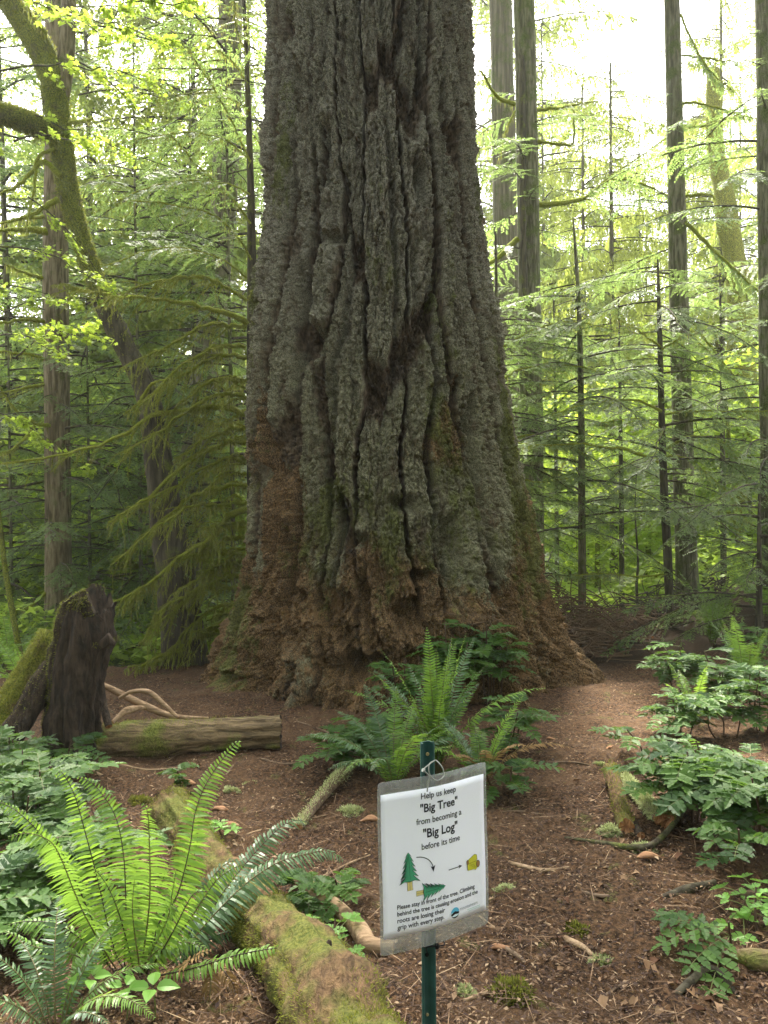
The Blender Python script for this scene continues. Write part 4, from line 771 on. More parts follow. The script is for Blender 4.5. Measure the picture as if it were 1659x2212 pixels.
# ------------------------------------------------------------------ information sign
def build_sign():
    TL = P(818, 1691, 1.50); TR = P(1053.8, 1650.6, 1.61); e1 = TR - TL; e1[2] = 0; Wd = np.linalg.norm(e1); e1 /= Wd
    e3 = np.array([0, 0, 1.0]); nrm = np.cross(e1, e3)            # towards the camera
    Hh = .335; top = (TL[2] + TR[2]) / 2
    loc = np.array([TL[0], TL[1], top]) + e1 * Wd * .46; gx, gy = loc[0], loc[1]
    root = thing('trail_sign', 'laminated paper notice zip-tied to a dark green steel post in front of the giant tree', 'sign', (gx, gy, float(hz(gx, gy))))
    def S(x, z, n=0.0):       # x from sheet left edge, z up from sheet bottom (metres)
        return np.array([TL[0], TL[1], top - Hh]) + e1 * x + e3 * z + nrm * n - np.array(root.location)
    def bend(x, z): return .006 * math.cos((x / Wd - .5) * 5.5) * 1.0 + .002 * math.sin(z * 18)
    # clear sheet
    m = MB('clear_laminate'); g = m.b; g.inputs['Base Color'].default_value = (.50, .50, .49, 1); g.inputs['Roughness'].default_value = .22
    n1 = m.noise(30, 4); tb = m.n.new('ShaderNodeBsdfTransparent'); tb.inputs[0].default_value = (.86, .88, .84, 1)
    mx = m.n.new('ShaderNodeMixShader'); m.l(m.rng(n1, .3, .75, .20, .38), mx.inputs[0]); m.l(tb.outputs[0], mx.inputs[1]); m.l(g.outputs[0], mx.inputs[2]); m.l(mx.outputs[0], m.o.inputs[0])
    def sheet(x0, x1, z0, z1, off, th, nx=24, nz=20, cr=.0):
        xs = np.linspace(x0, x1, nx); zs = np.linspace(z0, z1, nz); v = []
        for s in (0, 1):
            for z in zs:
                for x in xs:
                    xx, z2 = x, z
                    if cr:                      # rounded corners
                        dx = max(0, cr - min(x - x0, x1 - x)); dz_ = max(0, cr - min(z - z0, z1 - z))
                        if dx and dz_:
                            q = math.hypot(dx, dz_); f = min(1, cr / max(q, 1e-6)); xx = x + (dx - dx * f) * (1 if x < (x0 + x1) / 2 else -1); z2 = z + (dz_ - dz_ * f) * (1 if z < (z0 + z1) / 2 else -1)
                    v.append(S(xx, z2, bend(x, z) + off - s * th))
        n = nx * nz; f = []
        for s in (0, 1):
            for j in range(nz - 1):
                for i in range(nx - 1):
                    a = s * n + j * nx + i; q = [a, a + 1, a + nx + 1, a + nx]; f.append(q if s == 0 else q[::-1])
        for i in range(nx - 1):
            f.append([i + 1, i, n + i, n + i + 1]); a = (nz - 1) * nx + i; f.append([a, a + 1, n + a + 1, n + a])
        for j in range(nz - 1):
            a = j * nx; f.append([a, a + nx, n + a + nx, n + a]); a = j * nx + nx - 1; f.append([a + nx, a, n + a, n + a + nx])
        return np.array(v), np.array(f)
    v, f = sheet(0, Wd, 0, Hh, 0, .0006, cr=.006); sh = mk('laminate', [(v, f, 0, .5)], [m.m], root, smooth=True)
    px0, pz0, pw, ph = .0065, .032, Wd - .0135, .279
    mp = MB('white_paper'); mp.bump(mp.noise(60, 3), .0004, .3); mp.fin((.82, .83, .90), .45, .4)
    v, f = sheet(px0, px0 + pw, pz0, pz0 + ph, .0006, .0003); mk('paper', [(v, f, 0, .5)], [mp.m], sh)
    ink = MB('ink').fin((.025, .025, .032), .5, .3)
    def PP(s, t, n=.0012):
        x = px0 + s * pw; z = pz0 + (1 - t) * ph; return S(x, z, bend(x, z) + n)
    def text(body, s0, s1, t, bold=0.0, align='L', mat=ink, nm='lettering', hh=None):
        cu = bpy.data.curves.new('lettering', 'FONT'); cu.body = body; cu.size = 1; cu.offset = bold; cu.resolution_u = 3
        o = bpy.data.objects.new('lettering', cu); scene.collection.objects.link(o)
        dg = bpy.context.evaluated_depsgraph_get(); me = bpy.data.meshes.new_from_object(o.evaluated_get(dg)); bpy.data.objects.remove(o)
        co = np.array([q.co[:] for q in me.vertices]); x0, x1 = co[:, 0].min(), co[:, 0].max(); k = (s1 - s0) * pw / (x1 - x0)
        ky = k * (hh or 1.12)
        for q in me.vertices:
            s = s0 + (q.co.x - x0) * k / pw; tt = t - q.co.y * ky / ph; q.co = Vector(PP(s, tt))
        me.materials.append(mat); link(nm, me, sh)
    text('Help us keep', .353, .695, .072, .012); text('"Big Tree"', .345, .711, .166, .022); text('from becoming a', .307, .752, .247, .012)
    text('"Big Log"', .367, .706, .346, .022); text('before its time', .350, .727, .425, .012)
    text('Please stay in front of the tree. Climbing', .120, .875, .806, .016); text('behind the tree is causing erosion and the', .120, .908, .853, .016)
    text('roots are losing their', .120, .556, .901, .016); text('grip with every step.', .120, .548, .949, .016)
    grey = MB('pale_grey_ink').fin((.30, .33, .34), .5, .3); teal = MB('pale_teal_ink').fin((.50, .64, .62), .5, .3)
    text('mountaineers', .712, .905, .930, .004, mat=grey, hh=1.25)
    def poly(name, polys, mat, n=.0012, parent=None):
        parts = []
        for pl in polys:
            vv = np.array([PP(s, t, n) for s, t in pl]); parts.append((vv, np.array([list(range(len(pl)))]), 0, .5))
        return mk(name, parts, [mat], parent or sh)
    def stroke(path, w, mat, name, n=.0012, parent=None):
        p = np.array(path, float); A = np.array([pw, ph]); q = p * A; d = np.gradient(q, axis=0); d /= np.linalg.norm(d, axis=1)[:, None] + 1e-9; nn = np.stack([-d[:, 1], d[:, 0]], -1) * w / 2
        a = (q + nn) / A; b = (q - nn) / A
        return poly(name, [[a[i], a[i + 1], b[i + 1], b[i]] for i in range(len(p) - 1)], mat, n, parent)
    poly('lettering', [[(.79 + .0, .943 + .0), (.935, .943), (.935, .949), (.79, .949)], [(.805, .955), (.935, .955), (.935, .960), (.805, .960)]], teal)
    green = MB('printed_green').fin((.06, .30, .16), .5, .3); trunkc = MB('printed_tan').fin((.62, .52, .20), .5, .3); blk = MB('printed_black').fin((.012, .014, .014), .5, .3)
    def fir(cx, cy, ang, L, W, name):
        ca, sa = math.cos(ang), math.sin(ang); asp = pw / ph
        def T(x, y):      # y up the tree, page metres -> s, t
            X, Y = x * ca - y * sa, x * sa + y * ca; return (cx + X / pw, cy - Y / ph)
        tiers = 6; left, right = [], []
        for k in range(tiers):
            y0 = L * (1 - (k + 1) / tiers * .78 - .0); w = W * (.18 + .82 * (k + 1) / tiers); yn = y0 + L * .055
            left += [(-w * .55 - .0003, y0 - L * .02), (-w * .36, yn)]; right += [(w * .55, y0 - L * .02), (w * .36, yn)]
        left[-1] = (0, left[-1][1] + 0); pts = [(0, L)] + left[:-1] + [(-W * .1, L * .25), (W * .1, L * .25)] + right[:-1][::-1]
        def outl(sc): return [[T(0, L * (1 + (sc - 1) * .5)), T(pts[i][0] * sc, pts[i][1]), T(pts[i + 1][0] * sc, pts[i + 1][1]), T(0, max(pts[i + 1][1], L * .2))] for i in range(len(pts) - 1)]
        # trunk
        poly(name, [[T(-W * .12, 0), T(W * .12, 0), T(W * .10, L * .28), T(-W * .10, L * .28)]], trunkc, .0011)
        stroke([T(-W * .12, L * .28), T(-W * .13, 0), T(W * .13, 0), T(W * .12, L * .28)], .0006, blk, name, .0013); stroke([T(0, L * .27), T(0, 0)], .0004, blk, name, .0013)
        tri = []; gr = []
        for k in range(tiers):
            yb = L * (1 - (k + 1) / tiers * .80); w = W * (.2 + .8 * (k + 1) / tiers); yt = yb + L * .30 if k else L
            yt = min(yt, L)
            tri.append([T(0, yt), T(-w * .5 - .0004, yb - .0005), T(-w * .25, yb + L * .045), T(0, yb + L * .02), T(w * .25, yb + L * .045), T(w * .5 + .0004, yb - .0005)])
            gr.append([T(0, yt - .001), T(-w * .44, yb + .001), T(-w * .22, yb + L * .055), T(0, yb + L * .04), T(w * .22, yb + L * .055), T(w * .44, yb + .001)])
        rr = np.random.default_rng(3)
        for i, t_ in enumerate(tri): poly(name, [t_], blk, .0013 + i * .00005)
        for i, t_ in enumerate(gr): poly(name, [t_], green, .0018 + i * .00005)
        hair = []
        for q in range(26):
            f = (q + 1) / 27; y = L * (.30 + .66 * f); w = W * .46 * (1 - f) + .0008; s_ = rr.uniform(.25, .75)
            hair.append([T(-w * .95, y - L * .05), T(-w * s_ * .2, y), T(-w * .95, y - L * .035)])
            hair.append([T(-.0003, y), T(.0003, y), T(w * s_ * .3, y - L * .05)])
        poly(name, hair, blk, .0023)
    fir(.237, .690, 0.03, .074, .043, 'drawing'); fir(.290, .722, -R(88), .064, .038, 'drawing')
    arc = [(.300 + .150 * math.sin(a), .575 - .105 * math.cos(a)) for a in np.linspace(0, R(84), 12)]; stroke(arc, .0016, ink, 'arrow'); e = arc[-1]
    poly('arrow', [[(e[0] - .022, e[1] - .012), (e[0], e[1] - .004), (e[0] + .022, e[1] - .016), (e[0] + .002, e[1] + .030)]], ink)
    stroke([(.600, .612), (.715, .612)], .0016, ink, 'arrow'); poly('arrow', [[(.706, .598), (.742, .612), (.706, .626), (.714, .612)]], ink)
    # cut log
    yel = MB('printed_yellow').fin((.52, .50, .04), .5, .3); brn = MB('printed_brown').fin((.30, .17, .07), .5, .3)
    def ell(cx, cy, a, b, n=18): return [(cx + a * math.cos(t), cy + b * math.sin(t)) for t in np.linspace(0, 2 * math.pi, n, endpoint=False)]
    body1 = [(.795, .595), (.880, .563), (.905, .572), (.908, .605), (.86, .628), (.81, .628)]
    body2 = [(.800, .618), (.915, .612), (.918, .655), (.895, .668), (.888, .676), (.872, .666), (.805, .662)]
    def grow(b, k): c = np.mean(b, 0); return [tuple(c + (np.array(q) - c) * k) for q in b]
    poly('drawing', [grow(body1, 1.06)], blk, .0012); poly('drawing', [body1], yel, .0014); poly('drawing', [grow(body2, 1.05)], blk, .0016); poly('drawing', [body2], yel, .0018)
    poly('drawing', [ell(.915, .636, .021, .026)], blk, .0020); poly('drawing', [ell(.915, .636, .017, .022)], brn, .0022); poly('drawing', [ell(.803, .603, .012, .018)], blk, .0019); poly('drawing', [ell(.803, .603, .009, .014)], brn, .0021)
    for q in range(5): stroke([(.82 + .012 * q, .628 + .007 * q), (.87 + .006 * q, .627 + .007 * q)], .0004, blk, 'drawing', .0021)
    # round emblem: blue sky over a dark mountain and pale snow
    b1 = MB('emblem_blue').fin((.10, .42, .60), .5, .3); b2 = MB('emblem_pale').fin((.62, .76, .80), .5, .3)
    cx, cy_, ra, rb = .660, .932, .044, .0385
    poly('emblem', [ell(cx, cy_, ra, rb, 28)], b1, .0012)
    poly('emblem', [[(cx + ra * math.cos(t), cy_ + rb * math.sin(t)) for t in np.linspace(-.1, math.pi + .1, 16)]], b2, .0014)
    poly('emblem', [[(cx - ra * .98, cy_ + .004), (cx - .02, cy_ - .006), (cx, cy_ - .012), (cx + .02, cy_ - .005), (cx + ra * .97, cy_ - .002), (cx + ra * .85, cy_ + .013), (cx, cy_ + .009), (cx - ra * .85, cy_ + .020)]], blk, .0016)
    poly('emblem', [[(cx + ra * math.cos(t), cy_ + rb * math.sin(t)) for t in np.linspace(.5, 2.6, 12)] + [(cx - .012, cy_ + .029), (cx + .015, cy_ + .027)]], blk, .0016)
    # steel U post
    mg = MB('green_painted_steel'); n = mg.noise(25, 5); mg.bump(mg.noise(120, 3), .0006, .5)
    mg.fin(mg.mix(mg.rng(n, .35, .7), (.010, .050, .042), (.020, .075, .065)), .42, .5)
    P0 = P(928, 1590, 1.60); zt = P0[2] - root.location.z; xs = .1085
    prof = [(-.0155, 0), (-.0105, 0), (-.0085, -.010), (.0085, -.010), (.0105, 0), (.0155, 0), (.0155, -.0022), (.0122, -.0022), (.0102, -.0125), (-.0102, -.0125), (-.0122, -.0022), (-.0155, -.0022)]
    lean = .010
    vv = []; zs = [-.25, .2, .5, .8, zt - .004, zt]
    for z in zs:
        k = .94 if z == zt else 1.0
        for a, b in prof:
            c = S(xs + a * k + lean * (z - .8), 0, b - .008); c[2] = z; vv.append(c)
    K = len(prof); f = [[i * K + j, i * K + (j + 1) % K, (i + 1) * K + (j + 1) % K, (i + 1) * K + j] for i in range(len(zs) - 1) for j in range(K)]
    capf = [[5 * K + a for a in q] for q in ((0, 1, 10, 11), (1, 2, 9, 10), (2, 3, 8, 9), (3, 4, 7, 8), (4, 5, 6, 7))]
    post = mk('post', [(np.array(vv), np.array(f), 0, .5), (np.array(vv), np.array(capf), 0, .5)], [mg.m], root)
    brass = MB('dull_brass').fin((.30, .24, .10), .4, .5); dark = MB('hole_dark').fin((.01, .01, .01), .8, .1)
    def disc(z, rad, mt, name, d=-.0078, sx=.0):
        c = S(xs + sx + lean * (z - .8), 0, d - .0095); c[2] = z; a = np.linspace(0, 2 * math.pi, 14, endpoint=False)
        ringf = np.array([c + e1 * rad * math.cos(t) + e3 * rad * math.sin(t) for t in a]); back = ringf - nrm * .002; ringf = ringf + nrm * .002
        ctr = np.array([c + nrm * .003]); v = np.vstack([ringf, back, ctr]); n_ = 14
        f4 = np.array([[i, n_ + i, n_ + (i + 1) % n_, (i + 1) % n_] for i in range(n_)]); f3 = np.array([[2 * n_, i, (i + 1) % n_] for i in range(n_)])
        mk(name, [(v, f4, 0, .5), (v, f3, 0, .5)], [mt], post, smooth=True)
    disc(zt - .025, .0035, brass, 'rivet', sx=.004); disc(P(943, 2165, 1.6)[2] - root.location.z, .003, brass, 'rivet')
    disc(zt - .066, .0042, dark, 'bolt', sx=.003); disc(P(935, 2062, 1.58)[2] - root.location.z + .01, .0038, dark, 'bolt')
    # zip tie: a loop through post and sheet with its loose tail, plus the lower tie
    mz = MB('clear_zip_tie').fin((.22, .23, .20), .35, .4)
    def U(u, v, n): 
        d = ray(u, v); O = np.array([0, 0, CAMZ]); Q0 = np.array([TL[0], TL[1], top]) + nrm * n; s = ((Q0 - O) @ nrm) / (d @ nrm); return O + d * s - np.array(root.location)
    cv = lambda x, y: ((1400 + x / 1.8717) * .5486, (2850 + y / 1.8717) * .5486)
    loop = [(585, 270), (545, 295), (540, 350), (560, 395), (600, 418), (640, 400), (652, 375), (640, 325), (610, 285), (590, 268)]
    pts = [U(*cv(*q), n) for q, n in zip(loop, [-.012, .008, .014, .014, .012, .012, .008, .004, -.004, -.012])]
    mk('zip_tie', tparts(smooth_path(pts, 50), .0013, sides=6) + tparts(smooth_path([U(*cv(*q), .016) for q in [(500, 345), (530, 370), (545, 395), (535, 440), (528, 500)]], 20), .0014, sides=6) + tparts(smooth_path([U(*cv(*q), n) for q, n in (((585, 268), -.01), ((540, 300), .008), ((498, 340), .012), ((510, 352), .014))], 16), .0013, sides=6)
       + tparts(smooth_path([U(*cv(*q), .014) for q in [(494, 340), (506, 345)]], 4), .004, sides=6), [mz], root)
    mk('zip_tie', tparts(smooth_path([U(*cv(*q), n) for q, n in (((527, 1685), -.012), ((522, 1650), .004), ((560, 1640), .008), ((610, 1636), .008), ((655, 1628), .004), ((648, 1600), -.01))], 24), .0013, sides=6) + tparts(np.array([U(*cv(600, 1625), .010), U(*cv(602, 1655), .010)]), .004, sides=6), [dark], root)
build_sign()

# ------------------------------------------------------------------ ferns
def frond(path, wmax=.065, np_=44, r=None, mats=(0, 1), tint=.5, up=None, fold=.0, start=.12, bw=.16, tipd=.6, curl=0.3, peak=.38):
    """path (N,3) rachis; returns parts for pinnae and rachis"""
    r = r or rng; t = np.linspace(start, .995, np_); t2 = np.repeat(t, 2); n = len(t2); sd = np.tile([1., -1.], np_)
    p = samp(path, t2); tg = norm(samp(path, np.clip(t2 + .015, 0, 1)) - samp(path, np.clip(t2 - .015, 0, 1)))
    U = np.array(up if up is not None else [0, -.35, 1.0]) + tg * 0; sv = norm(np.cross(tg, U)); nn = norm(np.cross(sv, tg))
    x = (t2 - start) / (1 - start); pr = np.where(x < peak, .45 + .55 * np.sin(np.clip(x / peak, 0, 1) * math.pi / 2), np.cos(np.clip((x - peak) / (1 - peak), 0, 1) * math.pi / 2) ** .8)
    L = wmax * pr * r.uniform(.88, 1.08, n) + .004; sp = arclen(path)[-1] * (1 - start) / np_; W = np.minimum(sp * .80, .012) * (.5 + .5 * pr) * 1.05
    fw = .18 + .35 * x + r.normal(0, .06, n)
    d = norm(sv * sd[:, None] + tg * fw[:, None] + nn * (fold + r.normal(0, .18, n))[:, None])
    wv = norm(tg - d * (tg * d).sum(1, keepdims=True) + nn * (r.normal(0, .38, n))[:, None])
    dr = (-curl * L)[:, None] * np.array([0, 0, 1.0])
    tipv = tg * (.22 * L)[:, None]
    a0, a1 = p - wv * (W * .32)[:, None], p + wv * (W * .45)[:, None]
    def at(f, wf, k): c = p + d * (L * f)[:, None] + dr * f * f + tipv * f * f; return c - wv * (W * wf)[:, None], c + wv * (W * wf)[:, None]
    b0, b1 = at(.35, .52, 0); c0, c1 = at(.72, .36, 0); tp = p + d * L[:, None] + dr + tipv
    Q = np.stack([np.stack([a0, a1, b1, b0], 1), np.stack([b0, b1, c1, c0], 1), np.stack([c0, c1, tp + wv * .0006, tp - wv * .0006], 1)], 1).reshape(-1, 4, 3)
    T = np.clip(tint + r.normal(0, .13, n) + .2 * (x - .5), 0, 1)
    return [quads_part(Q, mats[0], np.repeat(T, 3))] + tparts(path, np.linspace(.0032, .0009, len(path)), mats[1], .5, sides=5, cap=False)
M_rach = MB('fern_rachis').fin((.10, .085, .03), .6, .3); M_rachd = MB('fern_rachis_dark').fin((.035, .022, .012), .6, .3)
def cone_fern(name, label, loc, n, L, seed, mats=None, wmax=.06, spread=(.35, 1.2), azr=(0, 6.28), dens=42, group=None, tintb=.5):
    r = np.random.default_rng(seed); root = thing(name, label, 'fern', tuple(loc), group=group)
    for k in range(n):
        az = azr[0] + (azr[1] - azr[0]) * (k + r.uniform(.1, .9)) / n; el = r.uniform(*spread); l = L * r.uniform(.7, 1.1)
        s = np.linspace(0, 1, 16); ang = el * .35 + el * 1.25 * s ** 1.3     # angle from vertical grows along the frond
        ds = l / 15; x = np.concatenate([[0], np.cumsum(np.sin(ang[1:]) * ds)]); z = np.concatenate([[0], np.cumsum(np.cos(ang[1:]) * ds)])
        tw = r.normal(0, .12); y = tw * x * x / l
        p = np.stack([x * math.cos(az) - y * math.sin(az), x * math.sin(az) + y * math.cos(az), z], -1) + np.array([math.cos(az), math.sin(az), 0]) * .02
        mt = (mats or [M_fern])[int(r.integers(len(mats or [1])))]
        mk('frond', frond(p, wmax * r.uniform(.8, 1.1) * l / L, max(14, int(dens * l / L)), r, tint=np.clip(tintb + r.normal(0, .2), 0, 1), up=[-math.cos(az) * .3, -math.sin(az) * .3, 1]), [mt, M_rach], root)
    return root
# the big sword fern at lower left, frond by frond
def big_fern():
    base = G(300, 2105); root = thing('sword_fern', 'large bright sword fern at lower left, tallest frond pointing up right', 'fern', tuple(base)); by = base[1]
    F = [([(269, 2081), (272, 2000), (271, 1918), (266, 1840), (248, 1760), (204, 1696), (168, 1678)], [0, .0, .05, .05, .08, .12], .078, M_fernL, .55, None), ([(309, 2063), (322, 1960), (324, 1881), (322, 1800), (318, 1752), (308, 1736)], [0, -.05, -.1, -.15, -.22], .085, M_fernL, .75, None),
         ([(325, 2063), (345, 1990), (382, 1936), (410, 1830), (422, 1754), (451, 1683), (509, 1605), (518, 1612)], [0, .05, .1, .15, .2, .25, .32], .072, M_fern, .7, None), ([(330, 2070), (372, 1990), (400, 1900), (424, 1830), (430, 1760)], [0, .1, .2, .25, .3], .066, M_fern, .65, None),
         ([(262, 2085), (240, 2027), (211, 1900), (182, 1790), (160, 1715), (133, 1668), (120, 1676)], [0, .05, .1, .15, .2, .22], .062, M_fern, .7, None),
         ([(250, 2092), (190, 1990), (160, 1925), (130, 1850), (105, 1815), (60, 1800), (18, 1808)], [0, -.1, -.2, -.28, -.35, -.38], .066, M_fernL, .7, None), ([(235, 2085), (200, 1990), (150, 1880), (95, 1810), (40, 1755), (-8, 1728)], [0, .0, .0, .02, .05, .08], .06, M_fern, .6, None),
         ([(340, 2070), (400, 2000), (440, 1940), (469, 1900), (500, 1878), (527, 1867)], [0, -.02, -.02, -.04, -.06, -.1], .052, M_fernL, .65, None),
         ([(360, 2080), (430, 2010), (480, 1930), (537, 1858), (602, 1790), (640, 1772), (667, 1777)], [.1, .2, .3, .42, .52, .6, .65], .085, M_fernD, .55, None), ([(370, 2080), (463, 1975), (532, 1908), (602, 1862), (660, 1845), (705, 1838), (741, 1858)], [.05, .15, .25, .32, .36, .38, .38], .080, M_fernD, .7, None),
         ([(360, 2080), (430, 1990), (480, 1960), (520, 1935), (560, 1940)], [.1, .2, .3, .35, .38], .07, M_fernD, .35, None), ([(340, 2060), (420, 1980), (455, 1900), (500, 1860), (540, 1870)], [.3, .4, .5, .55, .6], .07, M_fernD, .25, None),
         ([(330, 2110), (417, 2092), (509, 2064), (600, 2048), (671, 2050)], [-.15, -.2, -.25, -.28, -.3], .040, M_fern, .8, None), ([(240, 2110), (190, 2078), (150, 2060), (69, 2043), (9, 2010)], [-.05, -.1, -.15, -.18, -.2], .05, M_fern, .45, None),
         ([(250, 2100), (200, 2050), (130, 2000), (60, 1990), (10, 2000)], [0, 0, -.05, -.05, -.08], .055, M_fern, .5, None), ([(290, 2060), (300, 1960), (296, 1890), (280, 1830)], [.1, .15, .2, .2], .07, M_fern, .3, None),
         ([(320, 2070), (335, 1990), (345, 1930), (360, 1870)], [.05, .1, .15, .2], .06, M_fern, .4, None), ([(300, 2080), (290, 2010), (286, 1960), (290, 1900)], [-.1, -.12, -.15, -.2], .05, M_fernL, .5, None), ([(340, 2070), (375, 2010), (400, 1960), (420, 1930), (450, 1925)], [-.1, -.12, -.15, -.15], .05, M_fern, .5, None),
         ([(300, 2095), (345, 2050), (400, 2035), (450, 2050)], [-.1, -.1, -.1, -.15], .04, M_fern, .4, None), ([(290, 2095), (320, 2040), (350, 2010), (390, 2005)], [.05, .1, .15, .2], .05, M_fernD, .5, None), ([(270, 2090), (220, 2010), (185, 1960), (150, 1950)], [.1, .15, .2, .2], .05, M_fern, .5, None),
         ([(285, 2080), (262, 1990), (235, 1920), (200, 1870)], [-.05, -.08, -.12, -.15], .055, M_fern, .6, None), ([(315, 2080), (360, 1990), (372, 1930), (380, 1880)], [-.03, -.05, -.08, -.1], .05, M_fern, .6, None),
         ([(250, 2060), (215, 1980), (180, 1900), (140, 1860)], [.15, .3, .4, .45], .07, M_fernD, .4, None), ([(270, 2095), (230, 2060), (180, 2040), (120, 2030)], [.1, .1, .1, .1], .05, M_fernD, .5, None), ([(340, 2090), (420, 2050), (470, 2020), (520, 2010)], [.1, .15, .2, .2], .05, M_fernD, .5, None),
         ([(440, 2070), (455, 2110), (452, 2160), (444, 2215)], [-.15, -.2, -.25, -.28], .036, M_fernB, .5, None), ([(430, 2068), (470, 2085), (500, 2120), (510, 2150)], [-.12, -.15, -.2, -.22], .03, M_fernB, .3, None), ([(335, 2110), (380, 2095), (430, 2062), (455, 2052)], [-.1, -.15, -.2, -.2], .03, M_fernB, .7, None),
         ([(300, 2110), (350, 2150), (380, 2190)], [-.1, -.2, -.3], .035, M_fernB, .4, None), ([(250, 2110), (200, 2140), (150, 2190)], [-.1, -.2, -.25], .035, M_fernB, .4, None)]
    for i, (uv, dy, w, mt, ti, up) in enumerate(F):
        r = np.random.default_rng(500 + i); dy = list(dy) + [dy[-1]] * (len(uv) - len(dy)); uv = [(296 + (uv[0][0] - 296) * .45, 2100)] + uv if uv[0][1] < 2095 and uv[0][1] > 2050 and mt not in (M_fernB,) else uv
        if len(dy) < len(uv): dy = [0.0] + dy
        pts = np.array([P(u, v, max(1.3, by + d * .75)) for (u, v), d in zip(uv, dy)]); p = smooth_path(pts, 30)
        L = arclen(p)[-1]; mk('frond', frond(p - base, w * .92, int(max(16, L / .0145)), r, tint=ti, up=[0, -1.0, .55] if i < 8 or 14 < i < 19 else [0, -.35, 1], start=.10, fold=r.normal(.1, .15), curl=.55), [mt, M_rachd if i % 2 == 0 else M_rach], root)
    return root
big_fern()
cone_fern('sword_fern', 'bushy bright sword fern directly behind the top of the sign post', G(945, 1668), 28, .80, 600, [M_fern, M_fern, M_fernD], .062, (.10, .95), tintb=.5)
cone_fern('sword_fern', 'sword fern with yellowing low fronds just right of the sign top', G(1040, 1700), 16, .60, 601, [M_fern, M_fernD, M_fernB, M_fern], .06, (.5, 1.25), tintb=.55)
cone_fern('sword_fern', 'sword fern with drooping fronds just left of the sign post top', G(850, 1705), 16, .62, 602, [M_fern, M_fernD], .06, (.5, 1.25), tintb=.5)
cone_fern('sword_fern', 'upright bright fern among dark shrubs at the right edge', G(1610, 1500), 9, .75, 603, [M_fernL], .07, (.15, .8), tintb=.5)
cone_fern('sword_fern', 'dull green fern on the shaded bank right of the trees', G(1540, 1395), 12, .8, 604, [M_fern], .07, (.2, .9), tintb=.6)
cone_fern('sword_fern', 'grey-green fern topmost on the bank at the right edge', G(1650, 1345), 16, 1.0, 605, [M_fern, M_fern], .08, (.5, 1.3), tintb=.7)
cone_fern('sword_fern', 'low yellow-green fern in the bottom left corner', G(120, 2240), 10, .42, 606, [M_fern, M_fernD], .045, (.6, 1.35), azr=(-1.0, 3.6), tintb=.6)
cone_fern('small_fern', 'tiny lone fern on the dark debris left of the right-hand shrubs', G(1350, 1420), 5, .35, 607, [M_fernD], .035, (.5, 1.2), tintb=.9)
cone_fern('sword_fern', 'small fern frond tuft behind the shrubs at right', G(1500, 1560), 7, .45, 608, [M_fern], .045, (.4, 1.1), tintb=.5)
for i, (u, v, L, s, lab) in enumerate([(60, 1520, .8, 609, 'pale fern drooping beyond the leaning mossy logs'), (20, 1450, .9, 610, 'light green fern left of the leaning logs')]):
    cone_fern('sword_fern', lab, G(u, v), 12, L, s, [M_fern, M_fernL], .07, (.4, 1.2), tintb=.6)

# ------------------------------------------------------------------ oregon grape shrubs
def leaflet(n, base, d, nn, L, W):
    """serrated oval leaflets folded on the midrib: two quads pairs per side"""
    s = norm(np.cross(d, nn)); L = L[:, None]; W = W[:, None]; up = nn * (W * .22)
    m0, m1, m2, tip = base, base + d * L * .35, base + d * L * .7, base + d * L
    q = []
    for sg in (1, -1):
        a = base + d * L * .12 + s * W * .36 * sg + up * .7; b = base + d * L * .40 + s * W * .5 * sg + up; b2 = base + d * L * .46 + s * W * .40 * sg + up * .8; c = base + d * L * .72 + s * W * .40 * sg + up * .8; c2 = base + d * L * .78 + s * W * .27 * sg + up * .5
        q += [np.stack([m0, a, b, m1], 1), np.stack([m1, b2, c, m2], 1), np.stack([m2, c2, tip, tip - d * L * .02], 1)]
    return np.concatenate(q, 0)
def maho_leaf(p, dirv, L, r, pairs=6, ll=.058, lw=.030):
    s = np.linspace(0, 1, 8); dirv = norm(np.array(dirv)); path = p + dirv * (L * s)[:, None] + np.array([0, 0, -1.]) * (L * .28 * s ** 2)[:, None]
    t = np.concatenate([np.repeat(np.linspace(.22, .93, pairs), 2), [.99]]); sd = np.concatenate([np.tile([1., -1.], pairs), [0.]])
    b = samp(path, t); tg = norm(samp(path, np.clip(t + .05, 0, 1)) - samp(path, np.clip(t - .08, 0, 1))); sv = norm(np.cross(tg, np.array([0, 0, 1.0]))); up = norm(np.cross(sv, tg))
    d = norm(sv * sd[:, None] * 1.0 + tg * np.where(sd == 0, 1, .42)[:, None] + r.normal(0, .10, (len(t), 3))); nn = norm(up + r.normal(0, .20, (len(t), 3)))
    Ls = ll * r.uniform(.8, 1.15, len(t)) * (.75 + .5 * np.sin(np.clip(t, 0, 1) * 2.6)); Ws = lw * r.uniform(.85, 1.15, len(t)) * (Ls / ll)
    return leaflet(len(t), b, d, nn, Ls, Ws), path
